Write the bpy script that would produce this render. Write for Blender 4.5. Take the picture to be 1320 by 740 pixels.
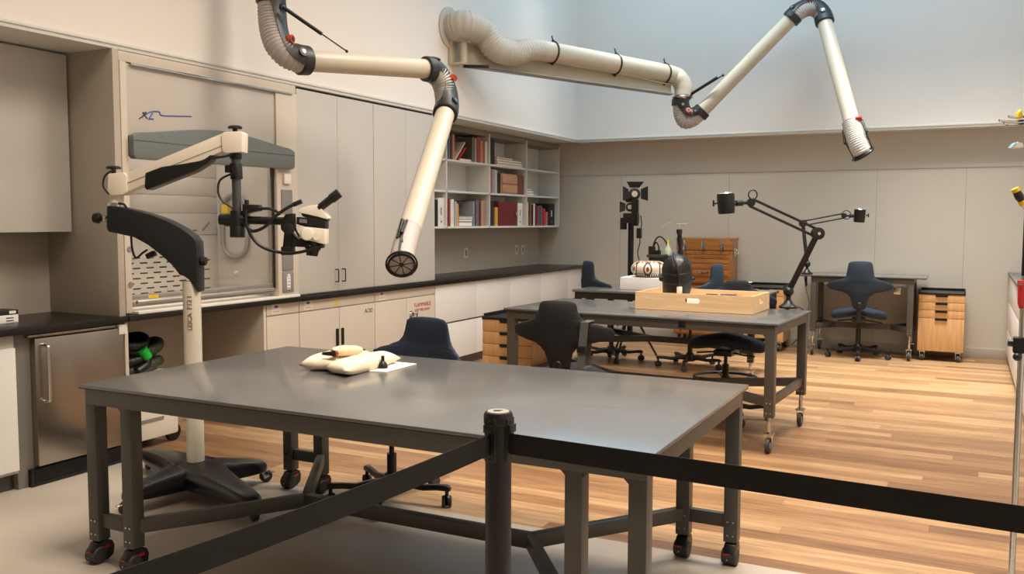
import bpy, bmesh, math, random
from mathutils import Vector, Matrix
random.seed(7)
PI = math.pi
S = bpy.context.scene
COL = S.collection
for o in list(bpy.data.objects):
    bpy.data.objects.remove(o)

# ------------------------------------------------------------------ camera
YAW, PITCH, ROLL, FPX = 0.4685, -0.0733, 0.0028, 1160.0
CAM = Vector((0, 0, 1.5))
_cy, _sy, _cp, _sp = math.cos(YAW), math.sin(YAW), math.cos(PITCH), math.sin(PITCH)
FW = Vector((-_sy*_cp, _cy*_cp, _sp))
_r = Vector((_cy, _sy, 0)); _u = _r.cross(FW)
RT = math.cos(ROLL)*_r + math.sin(ROLL)*_u
UP = -math.sin(ROLL)*_r + math.cos(ROLL)*_u
cd = bpy.data.cameras.new('camera'); cam = bpy.data.objects.new('camera', cd); COL.objects.link(cam)
cd.sensor_width = 36; cd.lens = 36*FPX/1320; cd.clip_start = .05; cd.clip_end = 100
M = Matrix((RT, UP, -FW)).transposed().to_4x4(); M.translation = CAM
cam.matrix_world = M
S.camera = cam

# ------------------------------------------------------------------ view, world, lamps
S.view_settings.view_transform = 'Standard'
S.view_settings.look = 'None'
S.view_settings.gamma = 1
S.view_settings.use_curve_mapping = False
S.view_settings.exposure = 0.0
w = bpy.data.worlds.new('world'); S.world = w; w.use_nodes = True
w.node_tree.nodes['Background'].inputs[0].default_value = (.75, .85, 1, 1)
w.node_tree.nodes['Background'].inputs[1].default_value = .5

WARM = (1, .87, .745); NEUT = (1, .93, .84); COOL = (.70, .87, 1)
def area(name, loc, sx, sy, power, col, rot=(0, 0, 0), spread=180):
    d = bpy.data.lights.new(name, 'AREA'); d.shape = 'RECTANGLE'; d.size = sx; d.size_y = sy
    d.energy = power; d.color = col; d.spread = math.radians(spread)
    o = bpy.data.objects.new(name, d); COL.objects.link(o); o.location = loc; o.rotation_euler = rot
    return o
def spot(name, loc, target, power, col, size=70, blend=.6, r=.06):
    d = bpy.data.lights.new(name, 'SPOT'); d.energy = power; d.color = col
    d.spot_size = math.radians(size); d.spot_blend = blend; d.shadow_soft_size = r
    o = bpy.data.objects.new(name, d); COL.objects.link(o); o.location = loc
    o.rotation_euler = (Vector(target)-Vector(loc)).to_track_quat('-Z', 'Y').to_euler()
    return o
area('skylight_lamp', (-1.9, 9.2, 5.45), 5.0, 2.6, 95, (.33, .70, 1), spread=170)                     # daylight through the roof light
area('ceiling_lamp_back', (-1.6, 9.62, 5.2), 5.0, .12, 70, NEUT, spread=72)
area('fill_back_left', (-2.5, 7.6, 5.3), .8, 2.4, 22, NEUT, (0, .15, 0), 95)                  # added fill, no fixture: brightens the bookshelf and white drawers
area('ceiling_lamp_middle', (-.7, 5.8, 5.3), 2.6, 1.2, 163, WARM, (0, .18, 0), 118)
area('ceiling_lamp_front', (-.75, 2.6, 5.3), 2.6, 1.2, 178, WARM, (0, .05, 0), 118)
area('fill_right', (.0, 9.3, 5.2), 1.2, .3, 62, NEUT, (0, 0, 0), 70)  # added fill without a fixture, lifts the lower back wall and carts
area('ceiling_lamp_left', (-3.3, 4.0, 5.2), .12, 6.0, 18, WARM, spread=120)                  # track along the left wall

# ------------------------------------------------------------------ measuring helpers (pixel of the photo -> point in the room)
def ray(x, y): return FW + RT*((x-660)/FPX) - UP*((y-370)/FPX)
def at(x, y, D): return CAM + ray(x, y)*D               # D metres in front of the camera
def on_x(x, y, X): d = ray(x, y); return CAM + d*(X/d.x)
def on_y(x, y, Y): d = ray(x, y); return CAM + d*(Y/d.y)
def on_z(x, y, Z): d = ray(x, y); return CAM + d*((Z-1.5)/d.z)

# ------------------------------------------------------------------ materials
MATS = {}
def srgb(c):
    return tuple((v/12.92 if v <= .04045 else ((v+.055)/1.055)**2.4) for v in c)
def mat(name, col, rough=.5, metal=0., var=.04, scale=8., bump=0., bscale=60., coat=0.):
    if name in MATS: return MATS[name]
    m = bpy.data.materials.new(name); m.use_nodes = True; nt = m.node_tree
    b = nt.nodes['Principled BSDF']
    b.inputs['Roughness'].default_value = rough; b.inputs['Metallic'].default_value = metal
    if coat: b.inputs['Coat Weight'].default_value = coat
    tc = nt.nodes.new('ShaderNodeTexCoord')
    n = nt.nodes.new('ShaderNodeTexNoise'); n.inputs['Scale'].default_value = scale; n.inputs['Detail'].default_value = 3
    nt.links.new(tc.outputs['Object'], n.inputs['Vector'])
    r = nt.nodes.new('ShaderNodeValToRGB'); c = srgb(col)
    r.color_ramp.elements[0].position = .3; r.color_ramp.elements[1].position = .7
    r.color_ramp.elements[0].color = (*[max(0, v*(1-var)) for v in c], 1)
    r.color_ramp.elements[1].color = (*[min(1, v*(1+var)) for v in c], 1)
    nt.links.new(n.outputs['Fac'], r.inputs['Fac']); nt.links.new(r.outputs['Color'], b.inputs['Base Color'])
    if bump:
        n2 = nt.nodes.new('ShaderNodeTexNoise'); n2.inputs['Scale'].default_value = bscale
        nt.links.new(tc.outputs['Object'], n2.inputs['Vector'])
        bp = nt.nodes.new('ShaderNodeBump'); bp.inputs['Strength'].default_value = bump; bp.inputs['Distance'].default_value = .004
        nt.links.new(n2.outputs['Fac'], bp.inputs['Height']); nt.links.new(bp.outputs['Normal'], b.inputs['Normal'])
    MATS[name] = m; return m
def wood(name, c1, c2, axis='X', rough=.45, scale=3.):
    if name in MATS: return MATS[name]
    m = bpy.data.materials.new(name); m.use_nodes = True; nt = m.node_tree; b = nt.nodes['Principled BSDF']
    tc = nt.nodes.new('ShaderNodeTexCoord'); mp = nt.nodes.new('ShaderNodeMapping')
    mp.inputs['Scale'].default_value = {'X': (1, 14, 14), 'Y': (14, 1, 14), 'Z': (14, 14, 1)}[axis]
    n = nt.nodes.new('ShaderNodeTexNoise'); n.inputs['Scale'].default_value = scale; n.inputs['Detail'].default_value = 5
    n.inputs['Distortion'].default_value = .6
    r = nt.nodes.new('ShaderNodeValToRGB'); r.color_ramp.elements[0].position = .3; r.color_ramp.elements[1].position = .7
    r.color_ramp.elements[0].color = (*srgb(c1), 1); r.color_ramp.elements[1].color = (*srgb(c2), 1)
    nt.links.new(tc.outputs['Object'], mp.inputs[0]); nt.links.new(mp.outputs[0], n.inputs['Vector'])
    nt.links.new(n.outputs['Fac'], r.inputs['Fac']); nt.links.new(r.outputs['Color'], b.inputs['Base Color'])
    b.inputs['Roughness'].default_value = rough
    MATS[name] = m; return m

def floor_wood():
    m = bpy.data.materials.new('oak_plank_floor'); m.use_nodes = True; nt = m.node_tree; L = nt.links; N = nt.nodes.new
    b = nt.nodes['Principled BSDF']
    tc = N('ShaderNodeTexCoord'); sp = N('ShaderNodeSeparateXYZ'); L.new(tc.outputs['Object'], sp.inputs[0])
    def math_(op, a, b_=None, v=None):
        n = N('ShaderNodeMath'); n.operation = op
        L.new(a, n.inputs[0]) if not isinstance(a, (int, float)) else setattr(n.inputs[0], 'default_value', a)
        if b_ is not None:
            L.new(b_, n.inputs[1]) if not isinstance(b_, (int, float)) else setattr(n.inputs[1], 'default_value', b_)
        return n.outputs[0]
    W = .118; LN = 1.9
    ry = math_('DIVIDE', sp.outputs['Y'], W); row = math_('FLOOR', ry); fy = math_('FRACT', ry)
    wn = N('ShaderNodeTexWhiteNoise'); wn.noise_dimensions = '1D'; L.new(row, wn.inputs['W'])
    off = math_('MULTIPLY', wn.outputs['Value'], 7.3)
    rx = math_('ADD', math_('DIVIDE', sp.outputs['X'], LN), off); colx = math_('FLOOR', rx); fx = math_('FRACT', rx)
    cm = N('ShaderNodeCombineXYZ'); L.new(row, cm.inputs[0]); L.new(colx, cm.inputs[1])
    w2 = N('ShaderNodeTexWhiteNoise'); w2.noise_dimensions = '3D'; L.new(cm.outputs[0], w2.inputs['Vector'])
    r1 = N('ShaderNodeValToRGB'); e = r1.color_ramp.elements
    e[0].color = (*srgb((.52, .385, .265)), 1); e[1].color = (*srgb((.745, .61, .455)), 1)
    e2 = e.new(.5); e2.color = (*srgb((.655, .51, .365)), 1)
    L.new(w2.outputs['Value'], r1.inputs['Fac'])
    mp = N('ShaderNodeMapping'); mp.inputs['Scale'].default_value = (1.2, 16, 1)
    av = N('ShaderNodeVectorMath'); av.operation = 'ADD'
    sc = N('ShaderNodeVectorMath'); sc.operation = 'SCALE'; sc.inputs['Scale'].default_value = 9
    L.new(w2.outputs['Color'], sc.inputs[0]); L.new(tc.outputs['Object'], av.inputs[0]); L.new(sc.outputs[0], av.inputs[1])
    L.new(av.outputs[0], mp.inputs[0])
    n1 = N('ShaderNodeTexNoise'); n1.inputs['Scale'].default_value = 2.2; n1.inputs['Detail'].default_value = 6; n1.inputs['Distortion'].default_value = .8
    L.new(mp.outputs[0], n1.inputs['Vector'])
    r2 = N('ShaderNodeValToRGB'); r2.color_ramp.elements[0].position = .3; r2.color_ramp.elements[1].position = .68
    r2.color_ramp.elements[0].color = (.60, .56, .52, 1); r2.color_ramp.elements[1].color = (1.04, 1.03, 1.0, 1)
    L.new(n1.outputs['Fac'], r2.inputs['Fac'])
    mx = N('ShaderNodeMix'); mx.data_type = 'RGBA'; mx.blend_type = 'MULTIPLY'; mx.inputs[0].default_value = 1
    L.new(r1.outputs[0], mx.inputs[6]); L.new(r2.outputs[0], mx.inputs[7])
    # seams
    gy = math_('MAXIMUM', math_('LESS_THAN', fy, .014), math_('GREATER_THAN', fy, .986))
    gx = math_('LESS_THAN', fx, .0012)
    g = math_('MAXIMUM', gy, gx)
    gm = math_('MULTIPLY', g, .7)
    m2 = N('ShaderNodeMix'); m2.data_type = 'RGBA'; m2.inputs[7].default_value = (*srgb((.42, .28, .17)), 1)
    L.new(gm, m2.inputs[0]); L.new(mx.outputs[2], m2.inputs[6]); L.new(m2.outputs[2], b.inputs['Base Color'])
    b.inputs['Roughness'].default_value = .36
    return m

def glass_mat(name, tint=(1, 1, 1), gl=.08):
    m = bpy.data.materials.new(name); m.use_nodes = True; nt = m.node_tree; nt.nodes.clear()
    o = nt.nodes.new('ShaderNodeOutputMaterial'); t = nt.nodes.new('ShaderNodeBsdfTransparent'); t.inputs[0].default_value = (*tint, 1)
    g = nt.nodes.new('ShaderNodeBsdfGlossy'); g.inputs['Roughness'].default_value = .03
    lw = nt.nodes.new('ShaderNodeLayerWeight'); lw.inputs[0].default_value = .5
    pw = nt.nodes.new('ShaderNodeMath'); pw.operation = 'POWER'; pw.inputs[1].default_value = 4; nt.links.new(lw.outputs['Facing'], pw.inputs[0])
    f = nt.nodes.new('ShaderNodeMath'); f.operation = 'MULTIPLY_ADD'; f.inputs[1].default_value = .5; f.inputs[2].default_value = .03; nt.links.new(pw.outputs[0], f.inputs[0])
    mx = nt.nodes.new('ShaderNodeMixShader'); nt.links.new(f.outputs[0], mx.inputs[0]); nt.links.new(t.outputs[0], mx.inputs[1])
    nt.links.new(g.outputs[0], mx.inputs[2]); nt.links.new(mx.outputs[0], o.inputs[0]); return m

WALLW = mat('painted_white_wall', (.90, .875, .84), .7, var=.01, scale=2)
TAUPE = mat('taupe_wall_panel', (.74, .71, .655), .6, var=.012, scale=2)
TAUPED = mat('taupe_niche_panel', (.69, .655, .595), .55, var=.012, scale=2)
CABG = mat('grey_cabinet_door', (.745, .725, .69), .5, var=.01, scale=2)
CABC = mat('cream_cabinet_metal', (.80, .755, .69), .45, var=.01, scale=2)
CABW = mat('white_drawer_front', (.89, .87, .84), .45, var=.01, scale=2)
SHELFM = mat('grey_shelf', (.84, .835, .81), .5, var=.01)
GREYF = mat('grey_resilient_floor', (.69, .645, .59), .5, var=.03, scale=1.2)
BLACKTOP = mat('black_epoxy_worktop', (.075, .07, .066), .32, var=.1, scale=30)
TOPG = mat('grey_table_laminate', (.385, .385, .38), .19, var=.015, scale=20)
STEELG = mat('grey_painted_steel', (.28, .275, .26), .42, var=.03, scale=20)
STEELT = mat('taupe_painted_steel', (.29, .275, .255), .42, var=.03, scale=20)
BLK = mat('black_plastic', (.065, .065, .065), .38, var=.1, scale=20)
BLKM = mat('black_metal', (.055, .055, .057), .35, var=.1, scale=20)
BLKF = mat('black_fabric_belt', (.045, .04, .038), .8, var=.1, scale=60, bump=.3, bscale=400)
POSTM = mat('black_powder_coat', (.045, .042, .04), .45, var=.05)
TOPG.node_tree.nodes['Principled BSDF'].inputs['IOR'].default_value = 1.6
CREAM = mat('cream_painted_metal', (.88, .84, .77), .35, var=.015)
IVORY = mat('ivory_arm_tube', (.85, .82, .745), .32, var=.015)
ARMT = mat('pale_arm_tube', (.745, .71, .635), .32, var=.015)
HOSEM = mat('grey_flexible_hose', (.70, .675, .655), .6, var=.04)
HOSEW = mat('white_flexible_hose', (.74, .72, .68), .6, var=.03)
DARKJ = mat('dark_joint_plastic', (.14, .138, .135), .42, var=.06)
ORANGE = mat('orange_knob', (.78, .28, .14), .4)
RED = mat('red_plastic', (.72, .10, .12), .4)
CHROME = mat('chrome', (.80, .80, .79), .18, metal=1)
BRUSH = mat('brushed_stainless', (.66, .63, .59), .27, metal=1, var=.03, scale=3)
NAVY = mat('navy_wool_fabric', (.115, .165, .225), .85, var=.12, scale=90, bump=.4, bscale=300)
NAVYD = mat('dark_navy_wool_fabric', (.115, .155, .225), .85, var=.12, scale=90, bump=.4, bscale=300)
BAMB = wood('bamboo_drawer_front', (.74, .56, .36), (.82, .65, .45), 'Z', .42)
MAPLE = wood('pale_maple', (.88, .73, .54), (.94, .82, .65), 'X', .5)
CHEST = wood('oak_tool_chest', (.55, .34, .16), (.68, .45, .23), 'X', .38)
VISOR = mat('grey_green_sash_handle', (.42, .44, .43), .4, var=.02)
HOODP = mat('grey_hood_panel', (.745, .715, .675), .42, var=.01)
WHITE = mat('white_plastic', (.90, .88, .85), .45, var=.01)
PAPER = mat('white_paper', (.93, .91, .86), .7, var=.01)
GRYP = mat('grey_plastic_plate', (.50, .49, .48), .4, var=.02)
BLUEL = mat('blue_ink', (.15, .30, .72), .5)
DBLUE = mat('dark_blue_ink', (.10, .10, .18), .5)
YEL = mat('yellow_sticker', (.90, .74, .10), .5)
GLASS = glass_mat('clear_sash_glass')
TIREM = mat('grey_rubber_tyre', (.20, .20, .20), .6)
DARKHOSE = mat('dark_green_hose', (.19, .24, .15), .5)
GREEN = mat('bright_green_plastic', (.10, .75, .25), .4)

# ------------------------------------------------------------------ mesh builder
class MB:
    def __init__(s): s.bm = bmesh.new()
    def _f(s, vs):
        try: return s.bm.faces.new(vs)
        except ValueError: return None
    def box(s, x0, x1, y0, y1, z0, z1, T=None):
        p = [Vector((x, y, z)) for x in (x0, x1) for y in (y0, y1) for z in (z0, z1)]
        if T is not None: p = [T @ q for q in p]
        v = [s.bm.verts.new(q) for q in p]
        for f in ((0, 1, 3, 2), (4, 6, 7, 5), (0, 4, 5, 1), (2, 3, 7, 6), (0, 2, 6, 4), (1, 5, 7, 3)): s._f([v[i] for i in f])
        return s
    def bar(s, a, b, w, h, up=(0, 0, 1)):            # rectangular bar from a to b, w across, h along up
        a = Vector(a); b = Vector(b); d = (b-a).normalized(); u = Vector(up); sd = d.cross(u)
        if sd.length < 1e-4: sd = d.cross(Vector((0, 1, 0)))
        sd.normalize(); u = sd.cross(d).normalized(); v = []
        for e in (a, b):
            for i, j in ((-1, -1), (1, -1), (1, 1), (-1, 1)): v.append(s.bm.verts.new(e+sd*i*w/2+u*j*h/2))
        for i in range(4): s._f([v[i], v[(i+1) % 4], v[4+(i+1) % 4], v[4+i]])
        s._f(v[3::-1]); s._f(v[4:]); return s
    def rings(s, rs, cap=True, close=False):
        vr = [[s.bm.verts.new(p) for p in r] for r in rs]; n = len(vr[0])
        k = len(vr)
        for i in range(k if close else k-1):
            a, b = vr[i], vr[(i+1) % k]
            for j in range(n): s._f([a[j], a[(j+1) % n], b[(j+1) % n], b[j]])
        if cap and not close: s._f(vr[0][::-1]); s._f(vr[-1])
        return s
    def tube(s, pts, r, n=14, cap=True, close=False):
        pts = [Vector(p) for p in pts]; k = len(pts)
        rr = r if isinstance(r, (list, tuple)) else [r]*k
        ts = []
        for i in range(k):
            if close: t = pts[(i+1) % k]-pts[i-1]
            else: t = pts[min(i+1, k-1)]-pts[max(i-1, 0)]
            if t.length < 1e-7: t = ts[-1] if ts else Vector((0, 0, 1))
            ts.append(t.normalized())
        ref = Vector((0, 0, 1)) if abs(ts[0].z) < .9 else Vector((1, 0, 0))
        u = ts[0].cross(ref).normalized(); out = []
        for i in range(k):
            if i:
                q = ts[i-1].rotation_difference(ts[i]); u = q @ u
            u = (u-ts[i]*u.dot(ts[i])).normalized(); v = ts[i].cross(u)
            out.append([pts[i]+(u*math.cos(2*PI*j/n)+v*math.sin(2*PI*j/n))*rr[i] for j in range(n)])
        return s.rings(out, cap, close)
    def cyl(s, a, b, r, r2=None, n=20): return s.tube([a, b], [r, r if r2 is None else r2], n)
    def lathe(s, prof, c=(0, 0, 0), ax=(0, 0, 1), n=28):     # prof: (radius, height) pairs
        c = Vector(c); q = Vector((0, 0, 1)).rotation_difference(Vector(ax).normalized())
        return s.rings([[c+q @ Vector((max(r, 1e-4)*math.cos(2*PI*j/n), max(r, 1e-4)*math.sin(2*PI*j/n), h)) for j in range(n)] for r, h in prof])
    def prism(s, poly, o, ex, ey, depth):            # polygon in the ex, ey plane at o, extruded by the vector depth
        o = Vector(o); ex = Vector(ex); ey = Vector(ey); dp = Vector(depth)
        a = [o+ex*p[0]+ey*p[1] for p in poly]
        return s.rings([a, [p+dp for p in a]])
    def ball(s, c, r, n=14, sc=(1, 1, 1)):
        c = Vector(c); k = n//2
        return s.rings([[c+Vector((r*sc[0]*max(math.sin(PI*i/k), .01)*math.cos(2*PI*j/n), r*sc[1]*max(math.sin(PI*i/k), .01)*math.sin(2*PI*j/n), r*sc[2]*math.cos(PI*i/k))) for j in range(n)] for i in range(k+1)])
    def build(s, name, m, parent=None, bevel=0, seg=2, local=False, sharp=38, sub=0):
        bm = s.bm
        bmesh.ops.recalc_face_normals(bm, faces=bm.faces)
        if parent is not None and not local:
            inv = parent_matrix(parent).inverted()
            bmesh.ops.transform(bm, matrix=inv, verts=bm.verts)
        if bevel:
            es = [e for e in bm.edges if len(e.link_faces) == 2 and e.calc_face_angle(0) > math.radians(40)]
            if es: bmesh.ops.bevel(bm, geom=es, offset=bevel, segments=seg, profile=.6, affect='EDGES', clamp_overlap=True)
        for f in bm.faces: f.smooth = True
        for e in bm.edges:
            if len(e.link_faces) == 2 and e.calc_face_angle(0) > math.radians(sharp): e.smooth = False
        me = bpy.data.meshes.new(name); bm.to_mesh(me); bm.free(); me.materials.append(m)
        o = bpy.data.objects.new(name, me); COL.objects.link(o)
        if parent is None: pass
        else: o.parent = parent
        if sub:
            md = o.modifiers.new('subdivision', 'SUBSURF'); md.levels = sub; md.render_levels = sub
        return o
def parent_matrix(p):
    m = Matrix.LocRotScale(p.location, p.rotation_euler, None)
    while p.parent is not None:
        p = p.parent; m = Matrix.LocRotScale(p.location, p.rotation_euler, None) @ m
    return m
def tag(o, label, cat, group=None):
    o['label'] = label; o['category'] = cat
    if group: o['group'] = group
    return o
def thing(name, label, cat, loc=(0, 0, 0), rz=0, group=None):
    o = bpy.data.objects.new(name, None); COL.objects.link(o); o.location = loc; o.rotation_euler = (0, 0, rz)
    o.empty_display_size = .1
    return tag(o, label, cat, group)
def struct(name, mb, m, bevel=0):
    o = mb.build(name, m, None, bevel); o['kind'] = 'structure'; return o
CHILD = {}
def copy_tree(root, loc, rz, label, group=None):
    def rec(src, par):
        c = src.copy(); COL.objects.link(c)
        if par is not None: c.parent = par
        for ch in list(src.children): rec(ch, c)
        return c
    c = rec(root, None); c.location = loc; c.rotation_euler = (0, 0, rz); c['label'] = label
    if group: c['group'] = group
    return c
def bez(p0, p1, p2, p3, n=12):
    p0, p1, p2, p3 = map(Vector, (p0, p1, p2, p3)); out = []
    for i in range(n+1):
        t = i/n; out.append(p0*(1-t)**3+p1*3*t*(1-t)**2+p2*3*t*t*(1-t)+p3*t**3)
    return out
def smooth_path(P, n=8):                                       # Catmull-Rom through the points
    P = [Vector(p) for p in P]; Q = [P[0]*2-P[1]]+P+[P[-1]*2-P[-2]]; out = []
    for i in range(1, len(Q)-2):
        a, b, c, d = Q[i-1:i+3]
        for k in range(n):
            t = k/n; out.append(.5*((2*b)+(c-a)*t+(2*a-5*b+4*c-d)*t*t+(3*b-a-3*c+d)*t**3))
    out.append(P[-1]); return out
def text_mesh(name, txt, size, m, parent, origin, ex, ey, depth=.0008, align='CENTER', spacing=1.):
    cu = bpy.data.curves.new(name, 'FONT'); cu.body = txt; cu.size = size; cu.align_x = align; cu.align_y = 'CENTER'; cu.extrude = depth; cu.space_character = spacing
    tmp = bpy.data.objects.new(name, cu); COL.objects.link(tmp)
    dg = bpy.context.evaluated_depsgraph_get(); dg.update()
    me = bpy.data.meshes.new_from_object(tmp.evaluated_get(dg)); bpy.data.objects.remove(tmp)
    ex = Vector(ex).normalized(); ey = Vector(ey).normalized(); ez = ex.cross(ey)
    T = Matrix((ex, ey, ez)).transposed().to_4x4(); T.translation = Vector(origin)
    me.transform(parent_matrix(parent).inverted() @ T); me.materials.clear(); me.materials.append(m)
    o = bpy.data.objects.new(name, me); COL.objects.link(o); o.parent = parent; return o
# ------------------------------------------------------------------ the room
FX = -4.62      # plane of cabinet fronts and of the upper left wall
BX = -5.25      # wall behind the left-hand units
BY = 11.2       # back wall
UY = 10.98      # face of the upper back wall
CZ = 5.6
struct('floor', MB().box(-5.4, 1.2, 3.91, BY+.2, -.1, 0), floor_wood())
struct('floor', MB().box(-5.4, 1.2, -3, 3.91, -.1, 0), GREYF)
struct('wall_left', MB().box(-5.4, BX, -3, BY+.2, 0, 2.57), TAUPED)
struct('wall_left', MB().box(-5.4, FX, -3, BY+.2, 2.57, CZ), WALLW)
struct('wall_back', MB().box(BX, 1.2, BY, BY+.2, 0, 2.57), TAUPE)
struct('wall_back', MB().box(FX, 1.2, UY, BY+.2, 2.57, CZ), WALLW)
struct('wall_right', MB().box(1.06, 1.2, -3, BY, 0, CZ), WALLW)
struct('wall_front', MB().box(-5.4, 1.2, -3.2, -3, 0, CZ), WALLW)
cl = MB()
cl.box(-5.4, 1.2, -3.2, 7.9, CZ, CZ+.15); cl.box(-5.4, 1.2, 10.5, BY+.2, CZ, CZ+.15)
cl.box(-5.4, -4.4, 7.9, 10.5, CZ, CZ+.15); cl.box(.6, 1.2, 7.9, 10.5, CZ, CZ+.15)
struct('ceiling', cl, WALLW)
struct('window_1', MB().box(-4.4, .6, 7.9, 10.5, CZ+.12, CZ+.14), GLASS)
struct('trim_1', MB().box(-5.3, FX+.006, -3, UY, 2.525, 2.57).box(FX-.02, FX+.014, -3, UY, 2.548, 2.568), SHELFM, .003)
struct('trim_2', MB().box(FX, 1.2, UY-.006, BY, 2.525, 2.57).box(FX, 1.2, UY-.014, UY+.02, 2.548, 2.568), SHELFM, .003)
struct('baseboard_back', MB().box(FX, .45, BY-.018, BY, 0, .105), mat('baseboard_paint', (.67, .635, .58), .5), .002)
# seams of the wall panels
sm = MB()
for px in (800, 940, 1130, 1245):
    p = on_y(px, 250, BY-.0005); sm.box(p.x-.0015, p.x+.0015, BY-.0012, BY+.001, .105, 2.1)
sm.box(BX, 1.06, BY-.0012, BY+.001, 2.098, 2.103)
struct('trim_3', sm, mat('panel_joint', (.50, .47, .42), .7))

# ------------------------------------------------------------------ left niche: side panel, wall cabinet, base cabinet, fridge
def single(name, mb, m, label, cat, bevel=.002, group=None):
    return tag(mb.build(name, m, None, bevel), label, cat, group)
struct('wall_niche', MB().box(BX, FX+.01, 3.80, 3.845, .91, 2.525), TAUPED, .001)
t = thing('wall_cabinet', 'large plain grey wall cabinet in the niche above the left worktop', 'cabinet', (-5.1, 2.5, 1.425))
MB().box(BX, -5.02, .6, 3.79, 1.43, 2.52).build('body', CABG, t, .002)
MB().box(-5.018, -5.0, 2.0, 3.785, 1.425, 2.51).build('door', CABG, t, .002)
MB().box(-5.018, -5.0, .6, 1.995, 1.425, 2.51).build('door', CABG, t, .002)
t = thing('worktop', 'black worktop in the left niche over the small fridge', 'countertop', (-4.9, 3, .87))
MB().box(BX+.004, FX+.03, .5, 3.85, .872, .91).build('slab', BLACKTOP, t, .003)
t = thing('base_cabinet', 'white base cabinet left of the stainless fridge', 'cabinet', (-4.9, 2, 0))
MB().box(BX+.004, FX-.02, .6, 3.13, .1, .87).build('body', CABG, t, .002)
MB().box(BX+.004, FX-.08, .6, 3.13, 0, .1).build('plinth', STEELT, t)
MB().box(FX-.018, FX, 2.2, 3.125, .12, .80).build('door', WHITE, t, .002)
MB().box(FX-.018, FX, 1.2, 2.195, .12, .80).build('door', WHITE, t, .002)
t = thing('undercounter_fridge', 'small stainless steel fridge under the black worktop', 'refrigerator', (-4.9, 3.5, 0))
MB().box(BX+.05, FX-.04, 3.14, 3.84, .0, .868).build('body', mat('grey_fridge_body', (.45, .43, .40), .4), t, .003)
MB().box(FX-.035, FX+.01, 3.235, 3.825, .115, .838).build('door', BRUSH, t, .006)
MB().box(FX-.035, FX, 3.2, 3.84, .845, .858).build('trim_strip', BRUSH, t, .002)
MB().box(FX-.05, FX-.01, 3.2, 3.84, .0, .10).build('toe_grille', BLK, t, .002)
g = MB()
for i in range(7): g.box(FX-.01, FX-.004, 3.22, 3.82, .018+i*.011, .023+i*.011)
g.build('grille_slat', BLKM, t)
hp = [(FX+.01, 3.275, .80), (FX+.035, 3.277, .80), (FX+.058, 3.28, .79), (FX+.062, 3.28, .76), (FX+.062, 3.28, .52), (FX+.058, 3.28, .49), (FX+.035, 3.277, .48), (FX+.01, 3.275, .48)]
MB().tube(smooth_path(hp, 5), .0095, 12).build('handle', CHROME, t)
MB().box(FX-.03, FX+.014, 3.79, 3.85, .80, .862).build('hinge_cover', WHITE, t, .003)

# boxes at the left end of the worktop
p = on_z(0, 418, .91)
t = thing('glove_box', 'white and black cardboard box at the left end of the worktop', 'box', (p.x-.14, 2.98, .91))
q = on_z(24, 415, .91)
MB().box(q.x-.13, q.x, q.y-.36, q.y, .91, .955).build('carton', WHITE, t, .002)
MB().box(q.x-.13, q.x, q.y-.36, q.y, .956, .983).build('lid', mat('black_card', (.12, .11, .11), .5), t, .002)
for zz in (.938, .922): MB().box(q.x, q.x+.0012, q.y-.075, q.y-.03, zz-.003, zz+.003).build('print', mat('grey_print', (.25, .25, .25), .6), t)
MB().box(q.x, q.x+.0012, q.y-.055, q.y-.015, .962, .978).build('label', WHITE, t)
MB().tube(smooth_path([(q.x-.06, q.y-.28, .985), (q.x-.05, q.y-.22, 1.02), (q.x-.03, q.y-.15, 1.0), (q.x-.06, q.y-.12, .99)], 6), .022, 10).build('crumpled_tissue', PAPER, None)
tag(bpy.data.objects['crumpled_tissue'], 'crumpled white tissue lying on the cardboard box', 'tissue')

# ------------------------------------------------------------------ fume hood
H0, H1 = 3.85, 5.46
t = hood = thing('fume_hood', 'large grey fume hood with a glass sash and a blue scribbled logo', 'fume hood', (-4.9, 4.65, .92))
MB().box(BX+.02, FX+.012, H0, 3.897, .925, 2.46).build('side_post', CABC, t, .003)
MB().box(BX+.02, FX+.012, 5.225, 5.455, .925, 2.46).build('side_post', CABC, t, .003)
MB().box(BX+.02, FX+.004, H0, 5.455, 2.462, 2.522).build('fascia', CABC, t, .002)
MB().box(FX-.03, FX-.004, 3.899, 5.40, 1.95, 2.455).build('upper_panel', HOODP, t, .002)
MB().box(FX-.04, FX+.02, 3.93, 5.40, 2.445, 2.458).build('chrome_strip', CHROME, t, .001)
MB().box(BX+.02, FX-.06, 3.93, 5.22, 2.30, 2.32).build('roof_panel', CABC, t)
# interior: back baffle and side liners
BA = -5.205
MB().box(BX+.01, BA-.02, 3.93, 5.22, .93, 2.3).build('back_panel', CABC, t)
bp = MB()
def baf(a, b, c, d): bp.box(BA-.006, BA, a, b, c, d)
for a_, b_ in ((.96, 1.385), (1.39, 1.55), (1.553, 1.68), (1.683, 1.82), (1.823, 2.3)): baf(3.93, 5.214, a_, b_)
bp.build('baffle', HOODP, t, .001)
MB().box(BA, FX-.06, 5.214, 5.222, .93, 2.3).build('side_liner', HOODP, t)
MB().box(BA+.1, FX-.15, 4.1, 5.05, 2.285, 2.299).build('lamp_lens', WHITE, t)
area('hood_lamp', (-4.95, 4.6, 2.27), .25, .8, 5, NEUT)
sl = MB()
for i in range(8):
    z = .975+i*.036
    for j in range(10):
        y = 4.0+j*.118+(i % 2)*.055
        if y+.065 > 5.14: continue
        sl.box(BA, BA+.0015, y, y+.065, z, z+.009)
sl.box(BA, BA+.0015, 4.965, 5.005, 1.418, 1.427)
sl.build('slot', BLK, t)
MB().bar((BA+.003, 5.06, 1.42), (BA+.003, 5.13, 1.48), .003, .016, (0, -.7, .7)).build('hook_plate', GRYP, t)
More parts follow.
